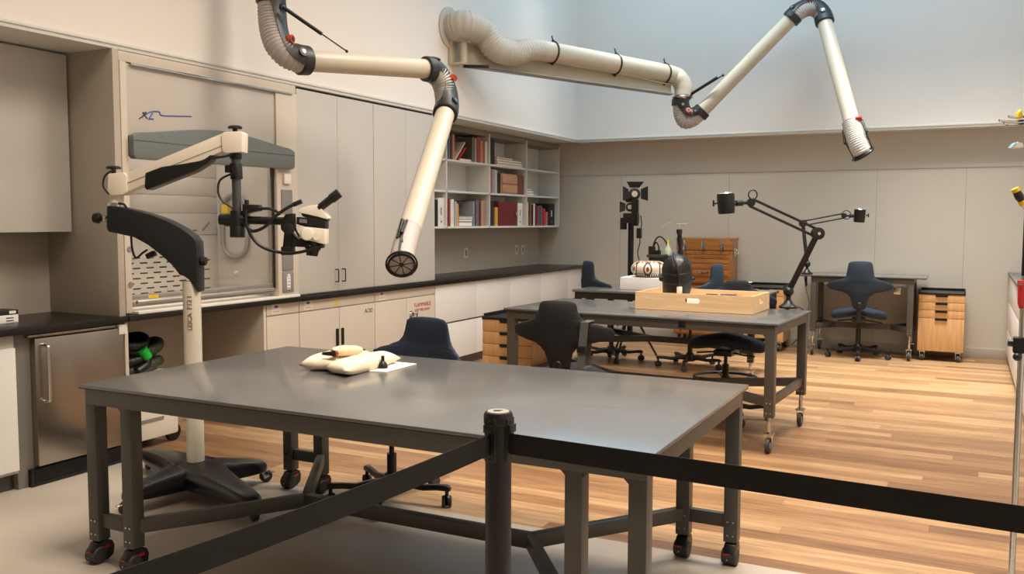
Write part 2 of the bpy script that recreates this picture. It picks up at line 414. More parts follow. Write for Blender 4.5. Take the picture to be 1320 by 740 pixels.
oval = [(-5.01+.125*math.cos(a), 5.195, (1.57 if math.sin(a) > 0 else 1.34)+.125*math.sin(a)) for a in [2*PI*k/40 for k in range(40)]]
MB().tube(oval, .016, 10, close=True).build('hose_loop', mat('loop_grey', (.56, .55, .53), .5), t)
MB().box(-5.11, -5.05, 5.165, 5.21, 1.55, 1.62).build('warning_tag', YEL, t, .003)
MB().cyl((-5.01, 5.22, 1.10), (-5.01, 5.195, 1.10), .013, n=14).build('outlet_knob', WHITE, t)
# glass sash
MB().box(FX-.045, FX-.041, 3.925, 5.20, 1.03, 1.93).build('sash_glass', GLASS, t)
fr = MB(); fr.box(FX-.055, FX-.03, 3.90, 3.93, .97, 2.0); fr.box(FX-.055, FX-.03, 5.196, 5.222, .97, 2.0)
fr.box(FX-.055, FX-.025, 3.93, 5.22, 1.0, 1.03)
fr.build('sash_frame', mat('grey_aluminium', (.66, .64, .61), .35, metal=.6), t, .003)
MB().box(FX-.05, FX-.02, 3.93, 5.22, .955, .985).cyl((FX-.012, 3.95, .985), (FX-.012, 5.2, .985), .012, n=10).build('sash_rail', mat('grey_aluminium', (.66, .64, .61), .35), t, .003)
MB().box(FX-.02, FX-.012, 5.205, 5.218, .99, 1.9).build('sash_seal', BLK, t)
MB().box(FX-.0245, FX-.0235, 4.05, 4.13, 1.002, 1.022).build('yellow_sticker', YEL, t)
MB().box(BX+.02, FX+.025, 3.93, 5.455, .912, .93).build('work_surface', mat('white_epoxy', (.88, .86, .82), .4), t, .003)
# curved grey-green visor with an upper hump
def ztop(s): return 2.035+.072*math.sin(PI*min(1, max(0, s)))**1.5
N = 28; poly = [(3.90+1.48*i/N, ztop(i/N)-.02*(1 if i in (0, N) else 0)) for i in range(N+1)]
poly = poly+[(5.38, 1.905), (5.36, 1.885), (3.92, 1.875), (3.90, 1.895)]
MB().prism(poly, (FX, 0, 0), (0, 1, 0), (0, 0, 1), (.055, 0, 0)).build('visor', VISOR, t, .006)
MB().box(FX+.055, FX+.0565, 3.905, 5.375, 1.985, 1.989).build('visor_groove', mat('dark_groove', (.27, .29, .28), .5), t)
# logo
def pathx(pix, X): return [on_x(a, b, X) for a, b in pix]
X0 = FX-.002
MB().tube(smooth_path(pathx([(179, 153), (184, 150), (188, 144.5)], X0), 5), [.003+.003*i/10 for i in range(11)], 6).build('logo_stroke', DBLUE, t)
MB().tube(smooth_path(pathx([(184, 144.5), (187, 149), (190, 153)], X0), 5), .0035, 6).build('logo_stroke', DBLUE, t)
MB().tube(smooth_path(pathx([(187, 148), (193, 144.5), (200, 143.5), (206, 144.5), (206, 147), (210, 149), (222, 149.5), (247, 150)], X0), 5), .0035, 6).build('logo_swoosh', BLUEL, t)
MB().tube(smooth_path(pathx([(197, 145.5), (194, 150), (192, 153.5), (195, 153), (198, 153.5)], X0), 5), .0035, 6).build('logo_stroke', BLUEL, t)
# stickers, switch, plates on the right post
def plate(name, ya, yb, za, zb, m, th=.008, par=None, bev=.002): return MB().box(FX+.012, FX+.012+th, ya, yb, za, zb).build(name, m, par or hood, bev)
MB().box(FX-.004, FX-.002, 5.245, 5.365, 2.07, 2.19).build('notice_sticker', WHITE, t)
nl = MB()
for i in range(5): nl.box(FX-.002, FX-.001, 5.265, 5.33-.01*(i % 3), 2.09+i*.02, 2.095+i*.02)
nl.box(FX-.002, FX-.001, 5.335, 5.355, 2.14, 2.165); nl.build('notice_print', GRYP, t)
plate('controller', 5.285, 5.36, 1.775, 1.85, WHITE, .02)
plate('service_plate', 5.265, 5.385, 1.55, 1.73, GRYP)
plate('service_plate', 5.265, 5.385, 1.12, 1.27, GRYP)
so = plate('socket_plate', 5.265, 5.385, .955, 1.11, GRYP)
MB().box(FX+.02, FX+.024, 5.305, 5.345, .975, 1.075).box(FX+.02, FX+.026, 5.31, 5.34, 1.078, 1.092).build('socket', WHITE, so, .001)
ss = MB()
for i in range(4): ss.cyl((FX+.024, 5.318, .985+i*.025), (FX+.0255, 5.318, .985+i*.025), .004, n=8).cyl((FX+.024, 5.332, .985+i*.025), (FX+.0255, 5.332, .985+i*.025), .004, n=8)
ss.build('socket_hole', BLK, so)
for y, z in ((3.885, 1.32), (3.885, 1.1), (5.33, 1.46)): MB().cyl((FX+.012, y, z), (FX+.017, y, z), .018, n=18).build('cover_cap', GRYP, t)
# worktop edges, hood base
t = thing('worktop', 'black worktop edge under the fume hood', 'countertop', (-4.9, 4.6, .87))
MB().box(BX+.01, FX+.035, 3.85, 5.46, .875, .911).build('slab', BLACKTOP, t, .003)
t = thing('worktop', 'long black worktop running under the tall cabinets and the bookshelf', 'countertop', (-4.9, 8, .87))
MB().box(BX+.004, FX+.03, 5.465, BY, .872, .912).build('slab', BLACKTOP, t, .003)
struct('trim_4', MB().box(BX, BX+.02, 3.85, 5.08, 0, .87), TAUPED)
struct('trim_5', MB().box(FX-.04, FX-.01, 3.85, 3.875, 0, .87), CABC, .002)
struct('trim_6', MB().box(BX+.02, FX, 5.07, 5.095, 0, .87), CABC, .002)

# ------------------------------------------------------------------ tall cabinets
def pull(par, y, z0, z1, X=FX, m=BLKM):
    MB().tube(smooth_path([(X, y, z0), (X+.028, y, z0), (X+.034, y, z0+.008), (X+.034, y, z1-.008), (X+.028, y, z1), (X, y, z1)], 4), .005, 8).build('handle', m, par)
for i, (a, b, lab) in enumerate(((5.465, 6.465, 'tall grey two-door cabinet beside the fume hood'), (6.467, 7.467, 'tall grey two-door cabinet next to the bookshelf'))):
    t = thing('tall_cabinet', lab, 'cabinet', (-4.9, (a+b)/2, .912), group=None)
    MB().box(BX+.004, FX-.02, a, b, .914, 2.50).build('body', CABG, t, .001)
    m_ = (a+b)/2
    d1 = MB().box(FX-.018, FX, a+.002, m_-.0015, .925, 2.505).build('door', CABG, t, .0015)
    d2 = MB().box(FX-.018, FX, m_+.0015, b-.002, .925, 2.505).build('door', CABG, t, .0015)
    pull(d1, m_-.045, 1.0, 1.1); pull(d2, m_+.045, 1.0, 1.1)
struct('shadow_gap_strip', MB().box(BX, FX-.03, 5.465, 7.467, 2.502, 2.524), BLK)  # black strip standing in for the shade in the gap above the cabinets

# ------------------------------------------------------------------ base cabinets under the tall units
def logo_plate(par, y, z):
    o = MB().box(FX+.001, FX+.002, y, y+.11, z-.035, z+.045).build('badge', mat('badge_white', (.84, .80, .74), .5), par)
    MB().ball((FX+.002, y+.055, z+.022), .02, 12, (.06, 1.2, .5)).build('emblem', BLUEL, o)
    MB().box(FX+.002, FX+.0028, y+.02, y+.09, z-.016, z-.012).build('print', GRYP, o)
def base_cab(a, b, lab, doors):
    t = thing('base_cabinet', lab, 'cabinet', (-4.9, (a+b)/2, 0))
    MB().box(BX+.004, FX-.02, a, b, .1, .87).build('body', CABC, t, .001)
    MB().box(BX+.004, FX-.08, a, b, 0, .1).build('plinth', STEELT, t)
    MB().box(FX-.018, FX, a+.003, b-.003, .79, .87).build('top_rail', CABC, t, .0015)
    ds = []
    w = (b-a)/doors
    for i in range(doors): ds.append(MB().box(FX-.018, FX, a+i*w+.003, a+(i+1)*w-.003, .11, .783).build('door', CABC, t, .0015))
    logo_plate(t, a+.05, .83)
    return t, ds
base_cab(5.10, 5.465, 'narrow cream base cabinet at the right end of the fume hood', 1)
t, ds = base_cab(5.467, 6.465, 'cream base cabinet marked ACID under the tall cabinet', 2)
text_mesh('lettering', 'ACID', .05, mat('dark_print', (.22, .20, .18), .6), ds[1], (FX+.001, 6.375, .72), (0, 1, 0), (0, 0, 1))
MB().bar((FX+.001, 5.90, .80), (FX+.001, 5.96, .855), .001, .018, (0, -.7, .7)).build('yellow_sticker', YEL, t)
for d, y in ((ds[0], 5.93), (ds[1], 6.0)): MB().box(FX, FX+.014, y-.013, y+.013, .47, .61).build('handle', BLK, d, .004)
t, ds = base_cab(6.467, 7.465, 'cream base cabinet with red FLAMMABLE lettering and a lever lock', 2)
text_mesh('lettering', 'FLAMMABLE', .054, RED, ds[1], (FX+.001, 7.24, .705), (0, 1, 0), (0, 0, 1))
text_mesh('lettering', 'KEEP FIRE AWAY', .036, RED, ds[1], (FX+.001, 7.24, .655), (0, 1, 0), (0, 0, 1))
lk = MB().cyl((FX, 7.03, .63), (FX+.03, 7.03, .63), .02, n=16).box(FX, FX+.006, 7.01, 7.05, .56, .66).build('lock', CHROME, ds[1], .001)
MB().bar((FX+.035, 7.09, .635), (FX+.035, 7.08, .52), .014, .012).cyl((FX, 7.09, .63), (FX+.04, 7.09, .63), .012, n=12).build('lever', CHROME, ds[1], .002)

# ------------------------------------------------------------------ drawer units under the bookshelf
ys = [7.47, 8.295, 9.075, 9.905, 10.74, 11.19]
pos = ['first, next to the flammable cabinet', 'second from the flammable cabinet', 'third from the flammable cabinet', 'fourth from the flammable cabinet', 'last and narrowest, in the far corner']
for i in range(5):
    a, b = ys[i], ys[i+1]
    t = thing('drawer_unit', 'handleless white drawer unit under the long worktop, '+pos[i], 'cabinet', (-4.9, (a+b)/2, 0), group='white drawer units')
    MB().box(BX+.004, FX-.02, a+.001, b-.001, .1, .87).build('body', mat('drawer_gap', (.45, .43, .40), .6), t)
    MB().box(BX+.004, FX-.08, a, b, 0, .1).build('plinth', mat('plinth_grey', (.45, .43, .40), .5), t)
    MB().box(FX-.018, FX, a+.002, b-.002, .105, .468).build('drawer', CABW, t, .0015)
    MB().box(FX-.018, FX, a+.002, b-.002, .486, .866).build('drawer', CABW, t, .0015)
# outlets on the splashback
for px, lab in ((600, 'grey wall socket above the worktop, nearest to the tall cabinets'), (665.5, 'grey double wall socket above the worktop, left one of the far pair'), (673.5, 'grey wall switch above the worktop, right one of the far pair')):
    p = on_x(px, 326 if px < 650 else 322, BX)
    t = thing('wall_socket', lab, 'socket', (BX, p.y, p.z-.06), group='sockets on the splashback')
    MB().box(BX, BX+.008, p.y-.045, p.y+.045, p.z-.06, p.z+.06).build('plate', SHELFM, t, .003)
    MB().box(BX+.008, BX+.011, p.y-.02, p.y+.02, p.z-.035, p.z+.035).build('insert', GRYP, t, .002)
    MB().box(BX+.008, BX+.013, p.y+.0, p.y+.02, p.z+.035, p.z+.048).build('tab', WHITE, t, .001)

# ------------------------------------------------------------------ bookshelf
SX = -4.93; SY = [7.47, 8.2, 9.16, 10.135, 11.13]; SZ = [1.418, 1.80, 2.13, 2.49]
t = thing('bookshelf', 'grey open wall bookshelf above the long worktop', 'bookshelf', (-5.1, 9.3, 1.418))
MB().box(BX+.002, BX+.012, 7.47, 11.15, 1.42, 2.5).build('back_panel', SHELFM, t)
for k, y in enumerate(SY[0:1]+[SY[1], SY[2], SY[3], SY[4]]): MB().box(BX, SX, y, y+.022, 1.418, 2.495).build('upright', SHELFM, t, .0015)
for k, z in enumerate(SZ[:3]): MB().box(BX, SX, 7.47, 11.15, z, z+.022).build('shelf', SHELFM, t, .0015)
MB().box(BX, SX-.01, 7.47, 11.15, 2.46, 2.522).build('top_panel', mat('bookshelf_top', (.50, .47, .42), .6), t, .0015)
BK = {}
def bmat(c):
    k = 'book_cover_%02x%02x%02x' % tuple(int(v*255) for v in c)
    return mat(k, c, .5, var=.05, scale=20)
def cropy(cx): return on_x(560+cx/4.62, 250, SX).y
SN = {1: 'the half-hidden first bay', 2: 'the second bay', 3: 'the third bay', 4: 'the last bay'}
RN = {0: 'bottom shelf', 1: 'middle shelf', 2: 'top shelf'}
def book(a, b, h, c, row, bay, desc, depth=.2, kind='book', after=''):
    y0, y1 = cropy(a), cropy(b); z0 = SZ[row]+.022
    y0 = max(y0, SY[bay-1]+.024); y1 = min(y1, SY[bay]-.002); z1 = z0+h
    lab = '%s, %s, %s' % (desc, RN[row], SN[bay].replace('the ', ''))
    t = thing(kind, lab, 'book' if kind == 'book' else kind.split('_')[-1], (SX-.1, (y0+y1)/2, z0), group='books and boxes on the grey bookshelf')
    xb = SX-.02-.01*random.random()
    if kind == 'book':
        th = min(.003, (y1-y0)*.2); m = bmat(c)
        MB().box(xb-depth, xb-.001, y0+.001, y0+.001+th, z0, z1).box(xb-depth, xb-.001, y1-.001-th, y1-.001, z0, z1).box(xb-.003, xb, y0+.001, y1-.001, z0, z1).build('cover', m, t)
        MB().box(xb-depth+.004, xb-.003, y0+.001+th, y1-.001-th, z0+.002, z1-.005).build('pages', PAPER, t)
    else:
        MB().box(xb-depth, xb, y0+.001, y1-.001, z0, z1).build('carton', bmat(c), t, .004)
        if kind == 'ring_binder':
            MB().box(xb, xb+.001, (y0+y1)/2-.012, (y0+y1)/2+.012, z0+.12, z0+.2).build('spine_label', PAPER if sum(c) < 1.5 else GRYP, t)
            MB().cyl((xb, (y0+y1)/2, z0+.05), (xb+.002, (y0+y1)/2, z0+.05), .012, n=12).build('finger_ring', CHROME, t)
    return t
def flat(a, b, z0, h, c, row, bay, desc, kind='book', depth=.2):
    y0, y1 = cropy(a), cropy(b); zb = SZ[row]+.022+z0
    t = thing(kind, '%s, %s, %s' % (desc, RN[row], SN[bay].replace('the ', '')), 'book' if kind == 'book' else kind.split('_')[-1], (SX-.1, (y0+y1)/2, zb), group='books and boxes on the grey bookshelf')
    xb = SX-.025; h -= .0008
    MB().box(xb-depth, xb, y0, y1, zb, zb+.003).box(xb-depth, xb, y0, y1, zb+h-.003, zb+h).box(xb-depth, xb-depth+.003, y0, y1, zb, zb+h).build('cover', bmat(c), t)
    MB().box(xb-depth+.004, xb-.004, y0+.003, y1-.003, zb+.003, zb+h-.003).build('pages', PAPER if sum(c) < 2.2 else bmat((.8, .78, .74)), t)
ORG = (.78, .42, .28); DK = (.10, .09, .09); GR = (.45, .44, .43); WH = (.88, .86, .82); RD = (.62, .14, .12); TAN = (.70, .58, .44); BR = (.42, .26, .18); YL = (.82, .62, .26); CRM = (.80, .76, .62); MR = (.42, .10, .13); BL = (.32, .40, .50); PK = (.72, .42, .38)
book(-24, -12, .27, TAN, 0, 1, 'tan book'); book(-11, 0, .29, BR, 0, 1, 'dark brown book')
book(1, 14, .30, ORG, 0, 1, 'orange book'); book(15, 30, .28, DK, 0, 1, 'black book right of the orange one')
book(34, 72, .30, WH, 0, 1, 'wide white ring binder', kind='ring_binder')
book(82, 92, .31, DK, 0, 2, 'thin black book at the left end'); book(92, 103, .30, RD, 0, 2, 'red book with a dark neighbour'); book(108, 128, .29, WH, 0, 2, 'white book'); book(129, 144, .27, (.66, .66, .66), 0, 2, 'light grey book'); book(145, 156, .245, YL, 0, 2, 'thin yellow book')
book(257, 274, .29, (.42, .40, .44), 0, 2, 'slate grey book'); book(275, 288, .28, MR, 0, 2, 'maroon book'); book(289, 303, .29, TAN, 0, 2, 'tan book, left of a pair'); book(304, 320, .30, (.60, .50, .40), 0, 2, 'light brown book, right of a pair')
flat(160, 238, 0, .05, DK, 0, 2, 'thick black book lying flat at the base of a stack'); flat(160, 238, .05, .03, (.3, .3, .32), 0, 2, 'dark grey book in the middle of a stack'); flat(160, 240, .08, .03, WH, 0, 2, 'white book lying on the top of the stack')
t = thing('black_case', 'black case with a grey rim standing behind the small stack on the bottom shelf', 'case', (SX-.15, cropy(210), SZ[0]+.022), group='books and boxes on the grey bookshelf')
MB().box(BX+.014, SX-.232, cropy(188), cropy(252), SZ[0]+.023, SZ[0]+.31).build('shell', bmat(DK), t, .01)
MB().box(SX-.231, SX-.03, cropy(244), cropy(254), SZ[0]+.023, SZ[0]+.30).build('rim', bmat((.55, .55, .56)), t, .004)
book(334, 344, .27, DK, 0, 3, 'thin black book at the left end'); book(346, 364, .28, (.14, .13, .13), 0, 3, 'black book beside the yellow one'); book(372, 390, .22, YL, 0, 3, 'short yellow book'); 
book(396, 507, .29, MR, 0, 3, 'wide dark red storage box', kind='storage_box', depth=.22)
rb = bpy.data.objects['storage_box']
y_ = cropy(494); MB().box(SX-.02, SX-.010, y_-.02, y_+.02, SZ[0]+.15, SZ[0]+.185).build('label_holder', CHROME, rb, .002)
book(509, 536, .28, WH, 0, 3, 'white ring binder at the right end', kind='ring_binder')
book(552, 562, .30, (.74, .76, .62), 0, 4, 'pale green book at the left end'); book(563, 573, .29, CRM, 0, 4, 'cream book'); book(574, 584, .29, BR, 0, 4, 'brown book'); book(585, 590, .28, ORG, 0, 4, 'thin orange book'); book(591, 598, .27, DK, 0, 4, 'thin black book'); book(599, 608, .28, WH, 0, 4, 'white book'); book(609, 620, .27, (.20, .18, .20), 0, 4, 'charcoal book'); book(621, 630, .25, RD, 0, 4, 'red book left of the blue one'); book(631, 641, .26, (.35, .33, .36), 0, 4, 'dark grey book'); book(642, 651, .26, BL, 0, 4, 'blue grey book')
book(652, 662, .23, RD, 0, 4, 'red book, left of two'); book(663, 672, .22, (.75, .20, .16), 0, 4, 'bright red book, right of two'); book(673, 686, .18, PK, 0, 4, 'short pink book'); book(690, 727, .29, DK, 0, 4, 'wide black ring binder', kind='ring_binder')
# middle shelf
book(336, 350, .28, PK, 1, 3, 'tall pinkish book at the left end'); book(353, 368, .275, (.60, .60, .60), 1, 3, 'grey book, left of two'); book(369, 384, .27, (.72, .70, .68), 1, 3, 'light grey book, right of two'); book(387, 404, .24, DK, 1, 3, 'black book beside the wooden box')
t = book(408, 502, .24, (.72, .55, .42), 1, 3, 'light wooden box with two drawers', kind='wooden_box', depth=.22)
for zz in (.01, .12): MB().box(SX-.03, SX-.008, cropy(412), cropy(498), SZ[1]+.022+zz+.005, SZ[1]+.022+zz+.10).build('drawer', wood('pink_beech', (.70, .52, .40), (.78, .60, .48), 'Y'), t, .003)
book(504, 544, .24, (.45, .27, .20), 1, 3, 'dark brown box right of the light wooden one', kind='storage_box', depth=.2)
flat(556, 606, 0, .03, (.50, .62, .56), 1, 4, 'green book at the base of the small stack'); flat(556, 602, .03, .035, (.58, .56, .54), 1, 4, 'grey book in the small stack'); flat(557, 590, .065, .025, BR, 1, 4, 'brown book on the top of the small stack')
# top shelf
book(80, 92, .29, GR, 2, 2, 'grey book at the left end'); book(93, 107, .28, BL, 2, 2, 'blue grey book'); book(111, 121, .28, BR, 2, 2, 'brown book'); book(122, 133, .27, (.78, .56, .42), 2, 2, 'light orange book')
book(236, 249, .275, (.40, .39, .37), 2, 2, 'grey book right of the leaning ones'); book(250, 262, .27, (.62, .60, .56), 2, 2, 'pale grey book'); book(266, 283, .29, (.60, .26, .24), 2, 2, 'dusty red book'); book(284, 292, .25, ORG, 2, 2, 'thin orange book'); book(293, 302, .25, TAN, 2, 2, 'tan book'); book(303, 311, .24, (.66, .34, .24), 2, 2, 'rust coloured book'); book(313, 324, .25, WH, 2, 2, 'white book at the right end')
t = thing('picture_book', 'large dark grey book standing behind the leaning ones on the top shelf', 'book', (SX-.2, cropy(200), SZ[2]+.022), group='books and boxes on the grey bookshelf')
MB().box(BX+.02, SX-.2, cropy(165), cropy(234), SZ[2]+.023, SZ[2]+.29).build('cover', bmat((.34, .32, .30)), t, .002)
def lean(y0, y1, zt, th, c, desc):
    z0 = SZ[2]+.028
    t = tag(MB().bar((SX-.12, y0, z0+.006), (SX-.12, y1, z0+zt), th, .17, (1, 0, 0)).build('leaning_book', bmat(c), None, .001), desc, 'book', 'books and boxes on the grey bookshelf')
lean(cropy(143), cropy(200), .20, .016, WH, 'white book leaning to the right on the top shelf')
lean(cropy(160), cropy(204), .14, .02, (.70, .20, .12), 'red book leaning below the white one on the top shelf')
flat(166, 234, 0, .028, (.66, .18, .12), 2, 2, 'red book lying flat in front of the dark grey one')
book(336, 344, .29, DK, 2, 3, 'thin black book at the left end'); book(346, 356, .30, (.13, .12, .13), 2, 3, 'black book, second from the left end'); book(358, 369, .28, DK, 2, 3, 'black book beside the flat stack')
for i, (a, b, h, c, d) in enumerate(((384, 538, .022, TAN, 'tan book at the base of the wide stack'), (386, 534, .03, (.66, .64, .60), 'pale grey book, second from the base of the wide stack'), (382, 530, .028, GR, 'grey book, third from the base of the wide stack'), (384, 478, .02, (.56, .54, .50), 'small grey book on the top of the wide stack'))):
    flat(a, b, sum((.022, .03, .028, .02)[:i]), h, c, 2, 3, d)
# ------------------------------------------------------------------ tables
def small_caster(par, x, y, ztop, r=.05, stem=True, m=BLKM):
    c = MB()
    if stem: c.cyl((x, y, 2*r+.03), (x, y, ztop), .014, n=12)
    c.box(x-.03, x+.03, y-.03, y+.03, 2*r+.018, 2*r+.03)
    for s in (-1, 1): c.prism([(-.028, 2*r+.02), (.028, 2*r+.02), (.018, r-.01), (-.005, r-.014)], (x+s*.022-.002, y, 0), (0, 1, 0), (0, 0, 1), (.004, 0, 0))
    o = c.build('caster', CHROME, par, .001)
    wy = y-.012
    MB().lathe([(.01, -.014), (r*.8, -.015), (r*.97, -.011), (r, 0), (r*.97, .011), (r*.8, .015), (.01, .014)], (x, wy, r+.001), (1, 0, 0)).build('wheel', TIREM, o)
    MB().cyl((x-.018, wy, r+.001), (x+.018, wy, r+.001), r*.5, n=18).build('wheel_hub', GRYP, o)
    return o
def block_caster(par, x, y, ztop):
    P = [(-.05, .03), (-.056, .055), (-.03, .092), (.02, .098), (.045, .085), (.056, .06), (.05, .02), (.02, .006), (-.03, .008)]
    o = MB().prism(P, (x-.026, y, 0), (0, 1, 0), (0, 0, 1), (.052, 0, 0)).cyl((x, y, .09), (x, y, ztop), .02, n=12).build('caster', BLK, par, .006)
    MB().lathe([(.005, -.034), (.032, -.033), (.037, -.027), (.037, .027), (.032, .033), (.005, .034)], (x, y-.022, .0375), (1, 0, 0)).build('wheel', TIREM, o)
    MB().prism([(-.01, -.005), (.03, .002), (.028, .014), (-.008, .008)], (x+.0262, y, .06), (0, 1, 0), (0, 0, 1), (.001, 0, 0)).prism([(-.012, .0), (.018, .002), (.018, .008), (-.012, .006)], (x-.012, y-.0562, .05), (1, 0, 0), (0, 0, 1), (0, -.001, 0)).build('red_mark', RED, o)
    MB().cyl((x-.006, y-.057, .03), (x-.006, y-.059, .03), .003, n=8).build('screw', CHROME, o)
    return o
def table(lab, cx, cy, w, d, h, rz=0, paired=True, cast=block_caster, LW=.06, m=STEELG, legbot=.105, zs=.19, tt=.013, ap=.07, inset=0., beam=True, group=None, back_panel=False):
    t = thing('work_table', lab, 'table', (cx, cy, 0), rz, group)
    x0, x1, y0, y1 = -w/2, w/2, -d/2, d/2
    T = lambda mb, n, mm, par=t, bev=0, **k: mb.build(n, mm, par, bev, local=True, **k)
    T(MB().box(x0, x1, y0, y1, h-tt, h), 'tabletop', TOPG, bev=.002)
    T(MB().box(x0+.001, x1-.001, y0+.001, y1-.001, h-tt-.004, h-tt), 'edge_band', BLK)
    a, b = x0+.02+inset, x1-.02-inset; c, e = y0+.018, y1-.018; z1 = h-tt-.004; z0 = z1-ap
    mb = MB().box(a, b, c, c+.025, z0, z1).box(a, b, e-.025, e, z0, z1).box(a, a+.025, c+.0255, e-.0255, z0, z1).box(b-.025, b, c+.0255, e-.0255, z0, z1)
    T(mb, 'apron', m, bev=.002)
    xs = [a, b-LW]
    if paired: xs = [a, a+.215, b-.215-LW, b-LW]
    leg = {}
    for x in xs:
        for s, y in (('f', c-.0005), ('b', e-LW+.0005)):
            lo = MB().box(x, x+LW, y, y+LW, legbot, z0+.001)
            # small corner gussets where the leg meets the apron
            for sx in (-1, 1):
                xx = x if sx < 0 else x+LW
                yy = c+.004 if s == 'f' else e-.008
                if a-.001 < xx+sx*.02 < b+.001: lo.prism([(0, 0), (sx*.02, 0), (0, -.02)], (xx, yy, z0+.001), (1, 0, 0), (0, 0, 1), (0, .004, 0))
            o = T(lo, 'leg', m, bev=.003)
            bl = MB()
            for dx in (.018, .042): bl.cyl((x+dx, y-.001, zs), (x+dx, y-.003, zs), .0045, n=10).cyl((x+dx*LW/.06, y-.001, legbot+.03), (x+dx*LW/.06, y-.003, legbot+.03), .004, n=10)
            bl.build('bolt', CHROME, o, local=True)
            ca = MB
            if cast: cast_local(cast, t, x+LW/2, y+LW/2, legbot+.01)
    if beam:
        st = MB(); bx0, bx1 = -w/2+.68, w/2-.73; zz = zs
        if w < 1.6: bx0, bx1 = -w/2+.35, w/2-.35
        st.bar((bx0, 0, zz), (bx1, 0, zz), .045, .06)
        for sx, bx, ex in ((-1, bx0, a), (1, bx1, b)):
            inner = ex-sx*(.215 if paired else .03)-sx*(LW*.5 if paired else 0)
            for yy in (c+LW*.5, e-LW*.5):
                st.bar((bx, 0, zz), (inner, yy, zz), .04, .06)
                if paired: st.bar((inner, yy, zz), (ex-sx*LW*.5, yy, zz), .03, .06)
                elif beam == 'cross': pass
        if not paired:
            for ex in (a+LW/2, b-LW/2): st.bar((ex, c+LW, zz+.0), (ex, e-LW, zz+.0), .03, .055)
        T(st, 'stretcher', m, bev=.002)
    if back_panel: T(MB().box(a+.05, b-.05, e-.04, e-.03, .35, z0), 'modesty_panel', m)
    return t
def cast_local(fn, t, x, y, z):
    # build in the table's own frame: children of the caster carry local coordinates too
    loc, rot = t.location.copy(), t.rotation_euler.copy()
    t.location = (0, 0, 0); t.rotation_euler = (0, 0, 0)
    fn(t, x, y, z)
    t.location = loc; t.rotation_euler = rot
T1 = table('large grey worktable in the foreground with paired legs', -2.122, 3.262, 2.58, 1.35, .79, beam=True, legbot=.10)
T2 = table('grey worktable carrying the pale wooden tray', -2.045, 6.40, 2.03, 1.0, .85, math.radians(-3.4), paired=False, cast=lambda p, x, y, z: small_caster(p, x, y, z), LW=.062, m=STEELT, legbot=.235, zs=.33, ap=.06)
T3 = table('grey worktable behind the tray, carrying the patterned bowl', -2.62, 8.83, 1.85, .95, .81, math.radians(-2), paired=False, cast=lambda p, x, y, z: small_caster(p, x, y, z), LW=.055, m=BLKM, legbot=.2, zs=.3, tt=.02, ap=.06)
T4 = table('grey worktable against the back wall with a lamp clamped on its left corner', -1.03, 10.83, 1.30, .64, .905, 0, paired=False, cast=lambda p, x, y, z: small_caster(p, x, y, z), LW=.06, m=STEELT, legbot=.27, zs=.33, ap=.06, inset=.10)
MB().box(-.1, -.02, -.27, -.17, .74, .79).box(.33, .40, -.29, -.27, .72, .79).build('switch_box', CHROME, T4, .003, local=True)
for xx in (-.42, .35): MB().box(xx, xx+.05, -.487, -.48, .785, .825).build('latch_plate', BLK, T2, .002, local=True)

